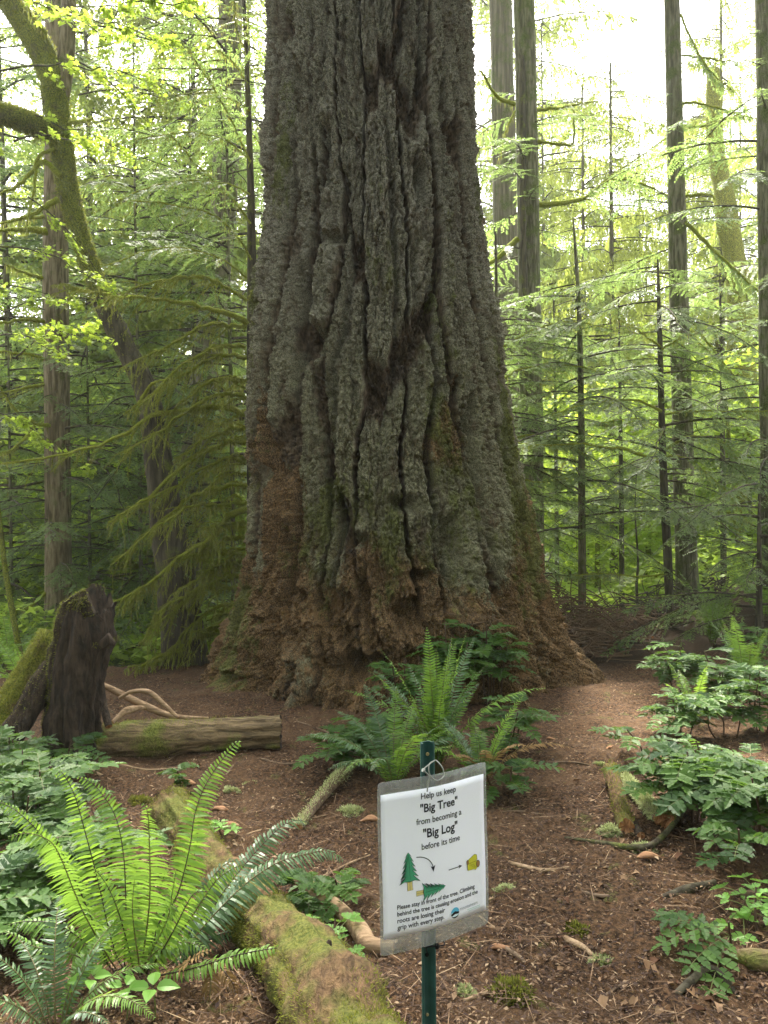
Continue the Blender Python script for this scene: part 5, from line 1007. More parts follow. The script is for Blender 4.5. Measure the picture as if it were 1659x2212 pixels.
def mahonia(label, loc, h, nst, nlf, seed, L=.24, ll=.058, spread=.10, mat=None, lean=(0, 0), group=None, name='oregon_grape', pairs=6, tintb=.5, az=(0, 6.28), lw=.030):
    r = np.random.default_rng(seed); root = thing(name, label, 'shrub', tuple(loc), group=group)
    for k in range(nst):
        a = r.uniform(0, 6.28); rr = spread * math.sqrt(r.random()); hh = h * r.uniform(.65, 1.05)
        top = np.array([rr * math.cos(a) * 1.6 + lean[0] * hh, rr * math.sin(a) * 1.6 + lean[1] * hh, hh]); b = np.array([rr * math.cos(a) * .7, rr * math.sin(a) * .7, -.03])
        mid = (b + top) / 2 + r.normal(0, .02, 3); sp = smooth_path([b, mid, top], 10); st = mk('stem', tparts(sp, np.linspace(.006, .004, 10), 0, .5, sides=6, rough=.1, freq=30), [M_stem], root)
        for q in range(nlf):
            f = r.uniform(.55, 1.0); p = samp(sp, np.array([f]))[0]; aa = az[0] + (az[1] - az[0]) * (q + r.random()) / nlf; dv = [math.cos(aa), math.sin(aa), r.uniform(.02, .55)]
            Q, path = maho_leaf(p, dv, L * r.uniform(.7, 1.1), r, pairs, ll, lw)
            n = len(Q) // 6; tn = np.tile(np.clip(tintb + r.normal(0, .22) + r.normal(0, .13, n), 0, 1), 6)
            mk('leaf', [quads_part(Q, 0, tn)] + tparts(path, .0016, 1, .5, sides=4, cap=False), [mat or M_maho, M_stemg], st)
    return root
mh = [  # u, v of foot, height, stems, leaves, label, kw
    (1500, 1790, .34, 4, 8, 'broad glossy oregon grape over the broken logs at right', dict(ll=.078, lw=.040, L=.28)), (1585, 1800, .36, 4, 8, 'oregon grape with pale shining leaflets, right of the broken logs', dict(ll=.075, lw=.038, L=.28)), (1650, 1840, .40, 4, 7, 'oregon grape cut by the right edge beside the broken logs', dict(ll=.078, lw=.040, L=.28)),
    (1560, 1710, .26, 3, 7, 'oregon grape behind the glossy ones at right', {}), (1405, 1660, .22, 1, 6, 'single bent-stemmed oregon grape sprig farthest left in the right-hand thicket', {}), (1470, 1600, .30, 3, 8, 'flat-topped oregon grape with dark bare stems in the right-hand thicket', {}), (1575, 1600, .28, 3, 6, 'oregon grape in the middle of the right-hand thicket', {}),
    (1480, 1515, .46, 4, 9, 'tall oregon grape at the back of the right-hand thicket against the dark debris', {}), (1570, 1530, .42, 4, 8, 'oregon grape left of the upright bright fern', {}), (1640, 1580, .42, 4, 9, 'oregon grape under the upright bright fern', {}), (1640, 1470, .45, 4, 8, 'oregon grape behind the upright bright fern', {}),
    (1640, 1930, .26, 1, 6, 'hanging oregon grape shoot below the shiny thicket at right', dict(L=.2)), (1610, 2080, .16, 1, 5, 'oregon grape sprig with matte leaflets on the ground at lower right', dict(L=.28, ll=.055, az=(2.0, 4.4))),
    (985, 1530, .66, 5, 10, 'oregon grape rising behind the fern against the giant trunk', {}), (1065, 1525, .66, 5, 10, 'tallest oregon grape at the foot of the giant, with fine dead twigs behind', {}), (880, 1560, .46, 3, 8, 'oregon grape with a yellow-green top left of the central fern', {}), (1085, 1620, .30, 3, 7, 'oregon grape right of the central fern', {}),
    (740, 1665, .30, 3, 8, 'dark oregon grape at the left end of the central clump', {}), (790, 1650, .28, 3, 7, 'oregon grape between the left shrub and the central fern', {}), (1100, 1720, .22, 2, 6, 'low oregon grape sprawling right of the sign', {}),
    (60, 1790, .38, 4, 8, 'blue-green oregon grape left of the big fern', {}), (130, 1850, .40, 5, 9, 'shaded oregon grape behind the big fern', {}), (20, 1900, .42, 5, 9, 'dark oregon grape at the left edge beside the big fern', {}), (30, 1720, .38, 4, 8, 'oregon grape below the leaning mossy logs', {}), (100, 1700, .28, 3, 7, 'oregon grape in front of the snag', {}),
    (90, 1990, .34, 4, 8, 'oregon grape in deep shade under the big fern', {}), (10, 2060, .30, 4, 8, 'oregon grape at the left edge below the big fern', {}), (190, 1930, .30, 3, 7, 'oregon grape leaves showing through the big fern', {}),
    (660, 1960, .16, 3, 6, 'small leafy oregon grape beside the curved bare branch', dict(L=.16, ll=.045)), (700, 2040, .14, 2, 5, 'bright green seedling plant by the mossy nurse log', dict(L=.13, ll=.05, mat='fresh')), (1640, 2040, .16, 2, 5, 'bright green seedling at the right edge above the sprig', dict(L=.14, ll=.05, mat='fresh')), (520, 1835, .10, 1, 4, 'tiny bright seedling behind the mossy log', dict(L=.09, ll=.05, mat='fresh')),
    (400, 1710, .14, 1, 5, 'small dull seedling in front of the fallen log', dict(L=.12, ll=.045))]
for i, (u, v, h, a, b, lab, kw) in enumerate(mh):
    kw = dict(kw)
    if kw.get('mat') == 'fresh': kw['mat'] = M_fresh; kw['name'] = 'seedling'; kw['pairs'] = 2
    mahonia(lab, G(u, v), h, a, b, 700 + i, **kw)
def oval_leaf(b, d, nn, L, W):
    s = norm(np.cross(d, nn)); up = nn; t = np.linspace(0, 1, 10); w = W * .5 * np.sin(np.pi * t ** .75) * (1 + .10 * (np.arange(10) % 2)); c = b + d * (L * t)[:, None] - np.array([0, 0, 1.]) * (L * .25 * t * t)[:, None]
    a, e = c + s * w[:, None] + up * (w * .35)[:, None], c - s * w[:, None] + up * (w * .35)[:, None]
    return np.concatenate([np.stack([c[:-1], c[1:], a[1:], a[:-1]], 1), np.stack([c[:-1], e[:-1], e[1:], c[1:]], 1)])
def big_seedling(u, v, label, n, L, seed):
    r = np.random.default_rng(seed); g = G(u, v); root = thing('seedling', label, 'plant', tuple(g))
    mk('stem', tparts(smooth_path([(0, 0, -.02), (.01, 0, .05), (0, .01, .11)], 6), .0025, 0, .5, sides=5), [M_stemg], root)
    for k in range(n):
        a = 6.28 * k / n + r.normal(0, .2); d = np.array([[math.cos(a), math.sin(a), .25 + r.normal(0, .1)]]); d = norm(d); nn = norm(np.array([[0, -.2, 1.]]) + r.normal(0, .15, (1, 3)))
        Q = oval_leaf(np.array([0, .01, .11]) + d[0] * .012, d[0], nn[0], L * r.uniform(.8, 1.1), L * .52); mk('leaf', [quads_part(Q, 0, r.uniform(.4, 1))], [M_fresh], root)
big_seedling(195, 2195, 'five-leaved green seedling under the big fern at the bottom', 5, .065, 1)
big_seedling(330, 2215, 'broad-leaved seedling at the bottom edge beside the dead brown frond', 4, .075, 2)
big_seedling(270, 2215, 'seedling cut by the bottom edge, between the two others', 4, .065, 3)
# ------------------------------------------------------------------ logs, snag, sticks
M_logw = barkmat('grey_brown_log', (.075, .050, .030), (.20, .145, .090), .22, 1.2, .012, topmoss=False, mossc=(.16, .16, .03), stretch=1)
def woodmat(name, c1, c2, along='X', moss=.0, bd=.01, top=False, mossc=(.17, .19, .03)):
    m = MB(name); vs = {'X': (.12, 1, 1), 'Y': (1, .40, 1), 'Z': (1, 1, .16)}[along]
    g = m.noise(38, 6, .6, vs, .6); n2 = m.noise(5, 4); n3 = m.noise(90, 4); col = m.mix(m.rng(g, .32, .68), c1, c2)
    if moss:
        f = m.rng(n2, 1 - moss - .1, 1 - moss + .1)
        if top: f = m.math('MULTIPLY', m.math('MAXIMUM', f, m.rng(m.sep(m.geo('Normal'))[2], .75, .98)), m.rng(n2, .30, .5))
        col = m.mix(f, col, m.mix(m.rng(n3, .35, .65), (.06, .075, .012), mossc))
    m.bump(m.math('ADD', g, m.math('MULTIPLY', n3, .4)), bd, 1); return m.fin(col, .9, .2)
M_log1 = woodmat('fallen_log_wood', (.045, .032, .017), (.19, .135, .072), 'X', .42, .012, mossc=(.14, .15, .03))
M_nurse = woodmat('rotting_log_wood', (.050, .029, .014), (.165, .10, .048), 'Y', .50, .02, mossc=(.13, .13, .026))
M_snag = woodmat('snag_wood', (.012, .009, .006), (.055, .038, .024), 'Z', .20, .02, mossc=(.12, .12, .03))
M_snagm = woodmat('mossy_snag_wood', (.05, .032, .016), (.14, .095, .05), 'Z', .6, .02, mossc=(.22, .23, .03))
M_dead = woodmat('dead_branch_wood', (.16, .10, .055), (.36, .25, .15), 'X', 0, .006)
M_stick = woodmat('stick_wood', (.085, .055, .035), (.20, .14, .09), 'X', 0, .004)
M_break = MB('fresh_broken_wood'); nb_ = M_break.noise(60, 4, .6, (1, 1, .2)); M_break.bump(nb_, .01, 1); M_break = M_break.fin(M_break.mix(M_break.rng(nb_, .35, .65), (.20, .085, .035), (.42, .22, .10)), .8, .2)
def log(name, label, cat, pts, rad, mat, sides=36, n=90, rough=.10, k=0, ends=None, moss=0, mossw=(.008, .02), freq=4., knots=(), mossfilt=None, group=None, lichen=False, smooth=True, jag=0.0):
    p = smooth_path(pts, n); c = p[0].copy(); root = thing(name, label, cat, tuple(c), group=group); q = p - c
    rr = np.interp(np.linspace(0, 1, n), np.linspace(0, 1, len(np.atleast_1d(rad))), np.atleast_1d(rad)); v, f, cap = tube(q, rr, sides=sides, rough=rough, freq=freq, k=k)
    t = np.gradient(q, axis=0); t = norm(t)
    g = fbm(np.stack([np.tile(np.linspace(0, 1, sides, endpoint=False) * 30, n), np.repeat(arclen(q) * 1.5, sides), np.zeros(n * sides)], -1), 3, k)   # ridges along the grain
    ctr = np.repeat(q, sides, 0); v[:n * sides] += norm(v[:n * sides] - ctr) * (g * rr.repeat(sides) * .09 + fbm(v[:n * sides] * 16 + k, 3, k + 3) * rr.repeat(sides) * .07)[:, None]
    if jag:
        rj = np.random.default_rng(k); 
        for e, sgn in ((slice(0, sides), -1), (slice((n - 1) * sides, n * sides), 1)): v[e] += t[0 if sgn < 0 else -1] * (sgn * jag * rj.uniform(-.6, 1, sides))[:, None]
        v[n * sides] += t[0] * jag * .6; v[n * sides + 1] -= t[-1] * jag * .6
    tr = mk('bark', [(v, f, 0, .5), (v[:], cap, 1, .5)], [mat, ends or M_break], root, smooth=smooth)
    r = np.random.default_rng(k + 900)
    if moss:
        kk = r.integers(0, n * sides, moss * 3); nr = norm(v[kk] - ctr[kk]); w = (vnoise(v[kk] * 5.5 + 5, k) * .8 + nr[:, 2] * .9 + r.normal(0, .15, len(kk))) if mossfilt is None else mossfilt(v[kk], nr, r)
        kk = kk[w > .35][:moss]; b = v[kk] + r.normal(0, .006, (len(kk), 3)); d = norm(v[kk] - ctr[kk]) + r.normal(0, .55, (len(kk), 3))
        L = r.uniform(*mossw, len(kk)); mk('moss' if not lichen else 'lichen', [quads_part(blades(b, d, L, L * .22, r=r), 0, r.random(len(kk)))], [M_lichen if lichen else M_moss], root)
    for (tt, an, kr) in knots:
        i = int(tt * (n - 1)); dv = norm(v[i * sides + int(an * sides)] - q[i]); b = q[i] + dv * rr[i] * .9; mk('knot', tparts(np.array([b, b + dv * kr * .5, b + dv * kr]), [kr, kr * .8, kr * .5], 0, .3, sides=10, rough=.2, freq=30), [M_snag], tr)
    return root
def onG(u, v, r): return G(u, v) + np.array([0, 0, r])
def gp(u, v, y, dz): w = P(u, v, y); return np.array([w[0], y, float(hz(w[0], y)) + dz])
# nurse log at the front
a = G(365, 1775) + np.array([0, 0, .05]); b = P(655, 2085, 2.55); c_ = P(840, 2420, 1.75)
log('nurse_log', 'rotting orange-brown log with thick yellow moss, running from the big fern to the sign', 'log', [a, P(455, 1880, 3.55), P(560, 1985, 3.0), b, c_], [.11, .10, .10, .125, .15], M_nurse, 72, 260, .20, 1, M_snag, 44000, (.006, .016),
    knots=((.80, .32, .012),), mossfilt=lambda v, nr, r: vnoise(v * 3.6 + 2, 7) * 1.0 + vnoise(v * 11, 8) * .45 + r.normal(0, .15, len(v)) + .27 - .35 * (nr[:, 2] > .75))
log('fallen_log', 'weathered fallen log lying level between the snag and the giant trunk', 'log', [P(120, 1612, 5.2), P(300, 1600, 5.25), P(450, 1590, 5.3), P(606, 1583, 5.35)], [.125, .12, .112, .108], M_log1, 48, 130, .05, 2, M_snag, 5000, (.006, .016), knots=((.40, .42, .03),), jag=.012,
    mossfilt=lambda v, nr, r: vnoise(v * 3 + 4, 9) + nr[:, 2] * .5 - .1 + r.normal(0, .2, len(v)))
# snag
def snag():
    y0 = 5.15; base = G(160, 1590); c = P(160, 1590, y0); root = thing('snag', 'dark broken-topped snag with jagged reddish crown at left', 'snag', tuple(c))
    st = [(1620, 92, 222), (1560, 96, 212), (1480, 108, 218), (1420, 112, 232), (1385, 118, 244), (1350, 128, 240), (1300, 142, 236), (1268, 190, 232)]
    nz, ns = 150, 96; vs = np.linspace(1620, 1262, nz); L = np.interp(vs, [s[0] for s in st][::-1], [s[1] for s in st][::-1]); Rr = np.interp(vs, [s[0] for s in st][::-1], [s[2] for s in st][::-1])
    an = np.linspace(0, 2 * math.pi, ns, endpoint=False); V = []
    for i, v in enumerate(vs):
        pl, pr = P(L[i], v, y0), P(Rr[i], v, y0); cx, z, hw = (pl[0] + pr[0]) / 2, (pl[2] + pr[2]) / 2, (pr[0] - pl[0]) / 2
        V.append(np.stack([cx + hw * np.cos(an), y0 + .17 * np.sin(an) * (1 - .25 * i / nz), z + an * 0], -1))
    V = np.array(V); q = V.reshape(-1, 3); g = fbm(np.stack([np.tile(np.cos(an) * 4, nz), np.tile(np.sin(an) * 4, nz), q[:, 2] * 1.6], -1), 4, 7); g2 = fbm(q * 14, 3, 9)
    rad = norm(np.stack([np.tile(np.cos(an), nz), np.tile(np.sin(an), nz), np.zeros(nz * ns)], -1)); q = q + rad * (g * .035 + g2 * .012)[:, None]
    # jagged top: height varies round the rim, and a notch on the upper right
    top = V[-1, :, 2].mean(); hh = .20 * (np.sin(an * 1 + 2.0) * .5 + .5) + .05 * vnoise(np.stack([np.cos(an) * 5, np.sin(an) * 5, an * 0], -1), 5)
    lim = np.tile(top - hh, nz); over = q[:, 2] > lim; q[over, 2] = lim[over] + (q[over, 2] - lim[over]) * .15
    i = np.arange(nz - 1)[:, None] * ns; j = np.arange(ns)[None, :]; j2 = (j + 1) % ns; f = np.stack([i + j, i + j2, i + ns + j2, i + ns + j], -1).reshape(-1, 4)
    e = (nz - 1) * ns; cen = q[e:].mean(0) - np.array([0, 0, .12]); q = np.vstack([q, cen]); jj = np.arange(ns); cap = np.stack([jj + e, (jj + 1) % ns + e, jj * 0 + nz * ns], -1)
    mk('trunk', [(q - c, f, 0, .5), (q - c, cap, 0, .5)], [M_snag], root, smooth=True)
    r = np.random.default_rng(4); kk = r.integers(0, nz * ns, 26000); rr = rad[kk]; sel = ((rr[:, 0] < -.72) & (r.random(len(kk)) < .8)) | (kk > (nz - 22) * ns) & (rr[:, 0] < .3) & (r.random(len(kk)) < .7) | ((np.abs(q[kk, 2] - P(200, 1385, y0)[2]) < .02) & (rr[:, 0] > .5))
    kk = kk[sel]; d = rad[kk] + r.normal(0, .5, (len(kk), 3)); mk('moss', [quads_part(blades(q[kk] - c, d, r.uniform(.008, .022, len(kk)), .005, r=r), 0, r.random(len(kk)))], [M_moss], root)
    sh = log_piece = tparts(np.array([P(222, 1395, y0 - .12), P(236, 1380, y0 - .14), P(246, 1392, y0 - .12)]) - c, [.035, .04, .02], 0, .5, sides=12, rough=.3, freq=20)
    mk('broken_ledge', sh, [M_snag], root)
snag()
log('leaning_log', 'thick mossy log leaning against the left side of the snag', 'log', [P(-40, 1640, 5.0), P(20, 1545, 5.1), P(70, 1460, 5.25), P(120, 1375, 5.4)], [.13, .125, .12, .10], M_snagm, 36, 90, .10, 12, M_snag, 12000, (.008, .022))
log('leaning_log', 'thinner split log leaning under the mossy one beside the snag', 'log', [P(-20, 1640, 4.85), P(40, 1560, 5.0), P(75, 1500, 5.1), P(118, 1440, 5.2)], [.085, .08, .08, .07], M_snag, 30, 70, .16, 13, M_snag, 900)
log('dead_branch', 'longest pale dead branch sloping from the snag to the fallen log', 'branch', [P(219, 1478, 5.5), P(270, 1503, 5.5), P(330, 1532, 5.5), P(380, 1548, 5.5), P(450, 1552, 5.6)], [.018, .024, .026, .020, .012], M_dead, 14, 50, .12, 14)
log('dead_branch', 'curved pale branch crossing over the longest dead branch', 'branch', [P(258, 1508, 5.42), P(285, 1494, 5.4), P(318, 1494, 5.4), P(340, 1508, 5.38), P(384, 1550, 5.35)], [.010, .014, .017, .016, .011], M_dead, 12, 50, .12, 15)
log('dead_branch', 'short splintered branch beneath the crossed dead branches', 'branch', [P(243, 1560, 5.3), P(275, 1535, 5.4), P(320, 1528, 5.5)], [.012, .025, .012], M_dead, 10, 30, .25, 16)
log('dead_branch', 'dark branch propped on the right foot of the snag', 'branch', [P(212, 1450, 5.3), P(222, 1520, 5.2), P(235, 1570, 5.1)], [.03, .028, .02], M_snag, 10, 30, .2, 17)
log('curved_branch', 'smooth curved bare branch lying between the nurse log and the sign', 'branch', [onG(630, 1895, .02), onG(650, 1925, .05), onG(690, 1965, .045), onG(735, 1988, .04), onG(775, 2030, .04), onG(800, 2062, .035), onG(850, 2068, .03)], [.014, .030, .034, .030, .036, .036, .03], M_dead, 20, 90, .10, 18)
log('lichened_branch', 'pale lichen-crusted branch pointing up to the fern left of the sign', 'branch', [onG(645, 1795, .02), onG(690, 1745, .045), onG(735, 1700, .06), onG(765, 1672, .06)], [.018, .028, .030, .022], M_stick, 16, 60, .2, 19, None, 2600, (.008, .02), lichen=True)
log('broken_log', 'reddish-brown broken log piece at the left of the broken pile', 'log', [onG(1318, 1690, .07), onG(1334, 1740, .06), onG(1352, 1800, .03)], [.040, .042, .036], M_nurse, 24, 50, .10, 20, M_break, 900, jag=.02)
log('broken_log', 'thick dark broken log with splintered orange end right of the lichened branch', 'log', [onG(1520, 1690, .13), onG(1475, 1750, .09), onG(1440, 1795, .05)], [.055, .052, .045], M_snagm, 26, 50, .10, 21, M_break, 1200, jag=.05)
log('lichened_branch', 'branch shaggy with pale green lichen in the broken pile', 'branch', [onG(1350, 1700, .05), onG(1385, 1745, .05), onG(1425, 1790, .045)], [.018, .024, .028], M_stick, 16, 40, .15, 22, None, 4200, (.010, .026), lichen=True, mossfilt=lambda v, nr, r: nr[:, 2] + .6)
log('broken_log', 'short brown stub between the broken pieces', 'log', [onG(1370, 1790, .02), onG(1385, 1815, .02)], [.022, .02], M_snag, 14, 14, .12, 23, M_break)
log('fallen_branch', 'long dark forked branch lying in front of the broken pile', 'branch', [onG(1220, 1815, .012), onG(1300, 1830, .02), onG(1360, 1845, .03), onG(1405, 1842, .03), onG(1440, 1815, .04), onG(1480, 1775, .06)], [.005, .009, .012, .014, .014, .010], M_dkwood, 10, 60, .2, 24)
log('bark_root', 'black curved root arching out of the duff at lower right', 'root', [onG(1340, 2200, -.01), onG(1430, 2180, .005), onG(1490, 2140, .03), onG(1530, 2125, .045), onG(1570, 2140, .03), onG(1600, 2170, -.01)], [.006, .009, .014, .015, .012, .006], M_dkwood, 14, 60, .15, 25)
log('rotten_wood', 'dark rotten wood slab at the right edge near the bottom', 'log', [onG(1570, 2080, .02), onG(1620, 2095, .03), onG(1690, 2105, .03)], [.018, .030, .034], M_log1, 22, 40, .3, 26)
log('fallen_branch', 'short thick dark stick on the path below the forked branch', 'branch', [onG(1430, 1945, .012), onG(1480, 1935, .018), onG(1545, 1915, .02)], [.010, .018, .012], M_dkwood, 12, 30, .25, 27)
log('mossy_log', 'low dark debris log along the lip right of the giant', 'log', [gp(1240, 1345, 9.9, .03), gp(1340, 1345, 10.0, .05), gp(1440, 1350, 9.8, .05), gp(1560, 1350, 9.7, .06)], [.05, .07, .06, .06], M_dkwood, 20, 60, .25, 28, M_snag, 600)
for i, (a, b, c_, rr, lab) in enumerate([((1175, 1370), (1240, 1350), (1300, 1375), .02, 'dark arching dead limb beside the twig heap'), ((1210, 1335), (1230, 1290), (1290, 1340), .016, 'black hooped branch at the foot of the thin young conifer'), ((1300, 1420), (1380, 1390), (1450, 1415), .014, 'low dark limb half buried in the shaded debris'), ((1262, 1330), (1310, 1360), (1345, 1340), .018, 'crooked black limb right of the thin young conifer'), ((1400, 1340), (1416, 1300), (1425, 1270), .012, 'black leaning stick in the gap left of the dark hemlock foot'), ((1480, 1370), (1560, 1350), (1640, 1372), .03, 'mossy dark limb along the top of the bank')]):
    log('dead_branch', lab, 'branch', [P(u, v, 9.9) for u, v in (a, b, c_)], [rr, rr, rr * .5], M_dkwood, 10, 30, .25, 90 + i, M_snag)
S_ = [((1185, 1378), (1300, 1395), (1420, 1410), .018, 'long dark pole lying across the shaded debris'), ((1300, 1370), (1400, 1385), (1500, 1375), .015, 'dark pole behind the long one on the debris'), ((1410, 1400), (1430, 1360), (1452, 1330), .014, 'dark stick leaning on the thin hemlock foot'), ((1000, 1960), (1040, 1990), (1070, 2010), .006, 'stick lying right of the sign edge'),
      ((1060, 1760), (1120, 1758), (1190, 1765), .006, 'thin stick right of the sign'), ((1100, 1870), (1170, 1888), (1230, 1880), .010, 'orange-brown stick right of the sign middle'), ((1085, 2050), (1120, 2075), (1135, 2090), .009, 'short brown stick right of the post'), ((1220, 2035), (1260, 2060), (1290, 2085), .012, 'short dark stick by the green moss tuft'),
      ((1180, 1650), (1240, 1652), (1285, 1658), .008, 'pale stick on the path in front of the giant'), ((480, 1830), (560, 1800), (640, 1790), .006, 'thin stick behind the curled frond'), ((215, 1630), (280, 1640), (350, 1632), .010, 'slender stick in front of the fallen log'), ((260, 1655), (320, 1668), (390, 1662), .008, 'bent stick in front of the fallen log'),
      ((450, 1720), (480, 1690), (505, 1655), .008, 'dry stick on the open duff left of the fern clump'), ((610, 1770), (660, 1775), (720, 1760), .006, 'thin stick left of the lichened branch'), ((640, 1500 + 60), (680, 1575), (745, 1600), .006, 'stick lying at the foot of the giant'), ((1000, 2170), (1090, 2140), (1150, 2120), .006, 'pale curved twig at the bottom right of the post'),
      ((1240, 1930), (1300, 1945), (1360, 1935), .009, 'orange splintered stick in the middle of the path'), ((120, 1680), (180, 1668), (240, 1690), .014, 'mossy stick behind the big fern'), ((560, 1640), (620, 1655), (700, 1640), .007, 'long thin stick across the duff beyond the big fern'), ((1310, 1665), (1370, 1672), (1420, 1690), .007, 'twisted stick near the bent-stemmed sprig'),
      ((1590, 1935), (1625, 1940), (1659, 1930), .013, 'reddish stick at the right edge above the seedling'), ((1140, 1985), (1200, 2010), (1225, 2035), .004, 'thin pale twig lying on the path'), ((1290, 2170), (1340, 2140), (1385, 2110), .005, 'thin twig left of the black root'), ((690, 1900), (760, 1870), (800, 1850), .006, 'twig left of the sign sheet')]
for i, (a, b, c_, rr, lab) in enumerate(S_):
    far_ = a[1] < 1420
    f = (lambda q, o: gp(q[0], q[1], 9.9 - (q[1] - 1330) / 50, .10 + o)) if far_ else (lambda q, o: onG(q[0], q[1], o))
    log('stick', lab, 'stick', [f(a, rr), f(b, rr + .006), f(c_, rr)], [rr, rr * .9, rr * .5], M_dkwood if far_ else (M_stick, M_dead)[i % 2], 8, 24, .2, 40 + i, group='sticks lying on the forest floor')
# wood chunks and lichen clumps
def clump(name, label, cat, u, v, rad, mat, n, seed, flat=.5, l=(.008, .022), core=None):
    r = np.random.default_rng(seed); g = G(u, v); root = thing(name, label, cat, tuple(g)); k = 3
    q = norm(r.normal(0, 1, (n, 3))); q[:, 2] = np.abs(q[:, 2]) ; base = q * rad * np.array([1, .8, flat]) * (.55 + .45 * r.random((n, 1))) + vnoise(q * 2 + seed, 3)[:, None] * rad * .35 * q
    mk('tuft', [quads_part(blades(base, q + r.normal(0, .6, (n, 3)), r.uniform(*l, n), .005, r=r), 0, r.random(n))], [mat], root); return root
for i, (u, v, s, m_, lab) in enumerate([(1390, 1840, .055, 'L', 'pale lichen clump under the shaggy branch'), (1318, 1800, .055, 'L', 'pale lichen tuft left of the reddish log piece'), (540, 1700, .04, 'L', 'grey-green lichen tuft on the duff'), (500, 1712, .05, 'L', 'larger grey-green lichen tuft left of the other'), (760, 1760, .065, 'L', 'shaggy pale lichen clump left of the sign corner'), (1110, 2150, .075, 'M', 'green moss tuft at the bottom right of the post'), (1250, 2020, .05, 'M', 'green moss tuft in the middle of the path'),
                                       (1300, 2085, .035, 'L', 'lichen tuft below the short dark stick'), (300, 1738, .07, 'M', 'low moss mound behind the big fern'), (1090, 1930, .04, 'L', 'flat lichen patch beside the sign edge'), (1005, 2150, .03, 'L', 'small pale lichen bit beside the post'), (1295, 1655, .03, 'L', 'tiny lichen tuft on the far path'), (700, 1720, .04, 'L', 'lichen on the duff behind the lichened branch'), (235, 1750, .06, 'M', 'small moss mound left of the low moss mound')]):
    clump('lichen_tuft' if m_ == 'L' else 'moss_tuft', lab, 'lichen' if m_ == 'L' else 'moss', u, v, s, M_lichen if m_ == 'L' else M_moss, 1400, 30 + i, .45)
def chunk(label, u, v, s, seed, mat):
    r = np.random.default_rng(seed); g = G(u, v, s * .3); root = thing('wood_chunk', label, 'wood chunk', tuple(g)); p = np.array([[-s, 0, 0], [-s * .4, 0, s * .2], [s * .4, .0, s * .15], [s, .01, 0]]); a = r.uniform(-.6, .6)
    mk('chunk', tparts(rotz(smooth_path(p, 16), a), np.interp(np.linspace(0, 1, 16), [0, .3, .7, 1], [.15 * s, .5 * s, .45 * s, .1 * s]), 0, .5, sides=12, rough=.45, freq=18, k=seed, flat=.5), [mat], root)
M_chunk = woodmat('wood_chunk', (.20, .10, .05), (.42, .24, .13), 'X', 0, .006)
for i, (u, v, s, lab) in enumerate([(500, 1790, .04, 'rounded pale wood chunk on the duff'), (475, 1755, .045, 'orange flake of wood behind the chunk'), (405, 1700, .05, 'split pale wood flake near the seedling'), (800, 1780, .05, 'orange rotten wood piece left of the sign sheet'), (240, 1790, .05, 'bright orange rotten wood beside the nurse log'), (1190, 1600, .03, 'small reddish chip on the path'), (1320, 1620, .04, 'pointed bark piece on the far path'), (1080, 2055, .035, 'reddish bark piece right of the post'), (1400, 1860, .05, 'orange-sided bark piece below the forked branch')]):
    chunk(lab, u, v, s, 60 + i, M_chunk)
# fallen leaves near the camera, each its own thing
def fallen():
    r = np.random.default_rng(21); mats = [MB('dry_leaf_tan').fin((.17, .10, .052), .8, .15), MB('dry_leaf_pale').fin((.24, .15, .085), .8, .15), MB('dry_leaf_brown').fin((.11, .055, .03), .8, .15)]
    me = []
    for k in range(9):
        nn = 11; a = np.linspace(0, 6.28, nn, endpoint=False); rad = .014 * (1 + .45 * np.cos(a)) * r.uniform(.55, 1.15, nn); V = np.stack([rad * np.cos(a) * 1.3, rad * np.sin(a) * r.uniform(.5, .9), np.abs(rad * np.sin(a)) * .7 + r.normal(0, .0025, nn)], -1); V = np.vstack([V, [[0, 0, -.001]]])
        f = [[i, (i + 1) % nn, nn] for i in range(nn)]
        o = mk('fallen_leaf', [(V, np.array(f), 0, .5)], [mats[k % 3]]); me.append(o.data); bpy.data.objects.remove(o)
    n = 0
    while n < 150:
        u, v = r.uniform(990, 1659) if r.random() < .8 else r.uniform(420, 820), r.uniform(1650, 2212)
        if r.random() > .25 + .75 * (u > 1200) * (v > 1800): continue
        g = G(u, v, .025); o = link('fallen_leaf', me[int(r.integers(9))]); o.location = g; s = r.uniform(.5, 1.4); o.scale = (s, s * r.uniform(.7, 1.2), s); o.rotation_euler = (r.normal(0, .35), r.normal(0, .35), r.uniform(0, 6.28))
        tag(o, 'small dry curled leaf lying on the brown duff', 'leaf', 'dry leaves scattered on the ground'); n += 1
fallen()
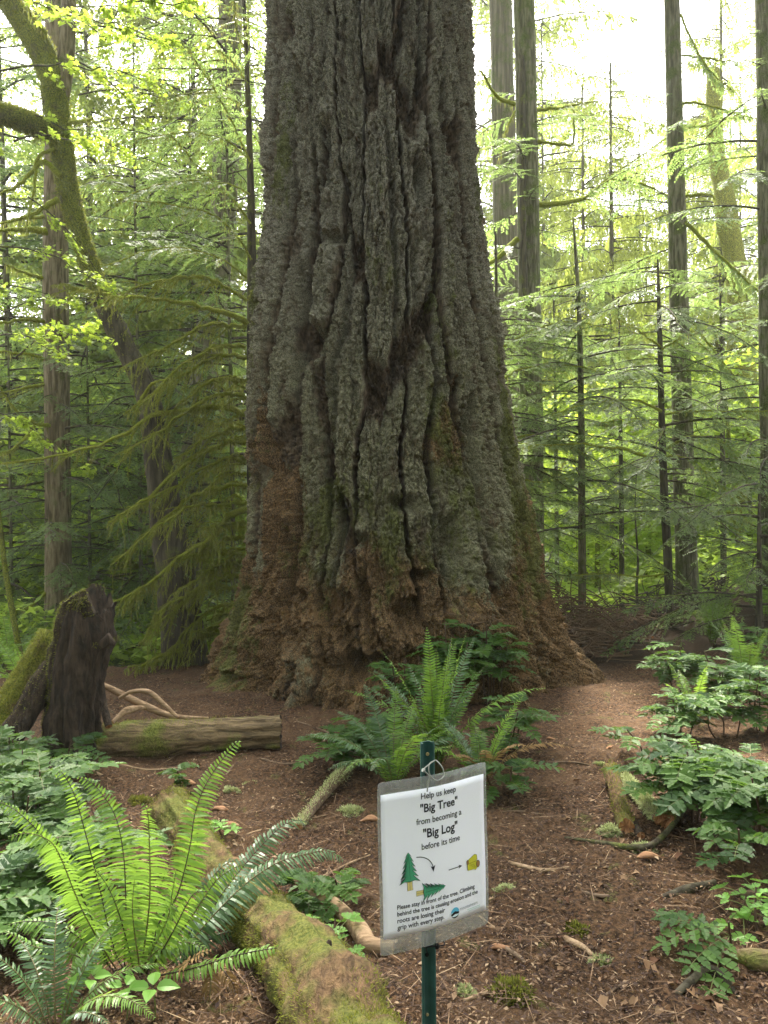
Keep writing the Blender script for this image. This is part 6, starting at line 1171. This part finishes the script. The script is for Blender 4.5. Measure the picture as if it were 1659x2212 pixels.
# red leaf on the shrub and the heap of fine dead twigs by the giant
def twig_heap(label, pts, n, rad, seed, rr=.003, cat='twigs', name='dead_twigs', mat=None):
    r = np.random.default_rng(seed); root = thing(name, label, cat, tuple(pts[0])); parts = []
    for k in range(n):
        c = np.array(pts[int(r.integers(len(pts)))]) - np.array(pts[0]) + r.normal(0, 1, 3) * rad * np.array([1, .6, .35]); a = r.uniform(0, 6.28); L = r.uniform(.2, .55); d = np.array([math.cos(a), .4 * math.sin(a), r.normal(.1, .4)]); b = r.normal(0, .3, 3); b[2] = abs(b[2]) * .8
        s = np.linspace(0, 1, 9)[:, None]; p = c + d * L * (s - .5) + b * L * 1.6 * (s - s * s); p[:, 2] = np.maximum(p[:, 2], -.03); parts += tparts(p, np.linspace(rr, rr * .35, 9), 0, .5, sides=4, cap=False)
    mk('twigs', parts, [mat or M_twig], root)
twig_heap('tangled heap of fine dead brown twigs right of the giant root', [gp(u, 1400, y, dz) for u, y, dz in ((1215, 8.2, .12), (1180, 8.4, .25), (1250, 8.4, .2), (1290, 8.8, .15), (1230, 8.9, .35), (1170, 8.8, .45), (1330, 9.2, .1), (1380, 9.4, .1))], 800, .30, 1, .0075)
twig_heap('dark broken branch litter heaped on the lip behind the path', [gp(u, 1350, y, .08) for u, y in ((1300, 9.8), (1360, 10.2), (1420, 9.8), (1480, 10.0), (1540, 10.2))], 300, .30, 2, .010, mat=M_dkwood)
twig_heap('fine pale dead twigs arching behind the tallest oregon grape', [P(1030, 1340, 6.0), P(990, 1335, 6.0), P(1060, 1360, 6.0)], 16, .08, 3, .0022)
for i in range(3): pass
r = np.random.default_rng(31)
# ------------------------------------------------------------------ thin haze volume added for a pale veiling glow
def haze():
    me = bpy.data.meshes.new('haze'); x0, x1, y0, y1, z0, z1 = -70, 70, -4, 75, -9, 24
    v = [(x, y, z) for z in (z0, z1) for y in (y0, y1) for x in (x0, x1)]
    me.from_pydata(v, [], [(0, 2, 3, 1), (4, 5, 7, 6), (0, 1, 5, 4), (2, 6, 7, 3), (0, 4, 6, 2), (1, 3, 7, 5)]); o = link('haze', me)
    m = bpy.data.materials.new('veil_haze'); m.use_nodes = True; t = m.node_tree; t.nodes.remove(t.nodes['Principled BSDF'])
    p = t.nodes.new('ShaderNodeVolumePrincipled'); p.inputs['Color'].default_value = (.93, .97, .88, 1); p.inputs['Density'].default_value = .0011; p.inputs['Anisotropy'].default_value = .35
    t.links.new(p.outputs[0], t.nodes['Material Output'].inputs['Volume']); me.materials.append(m); tag(o, kind='stuff')
haze()
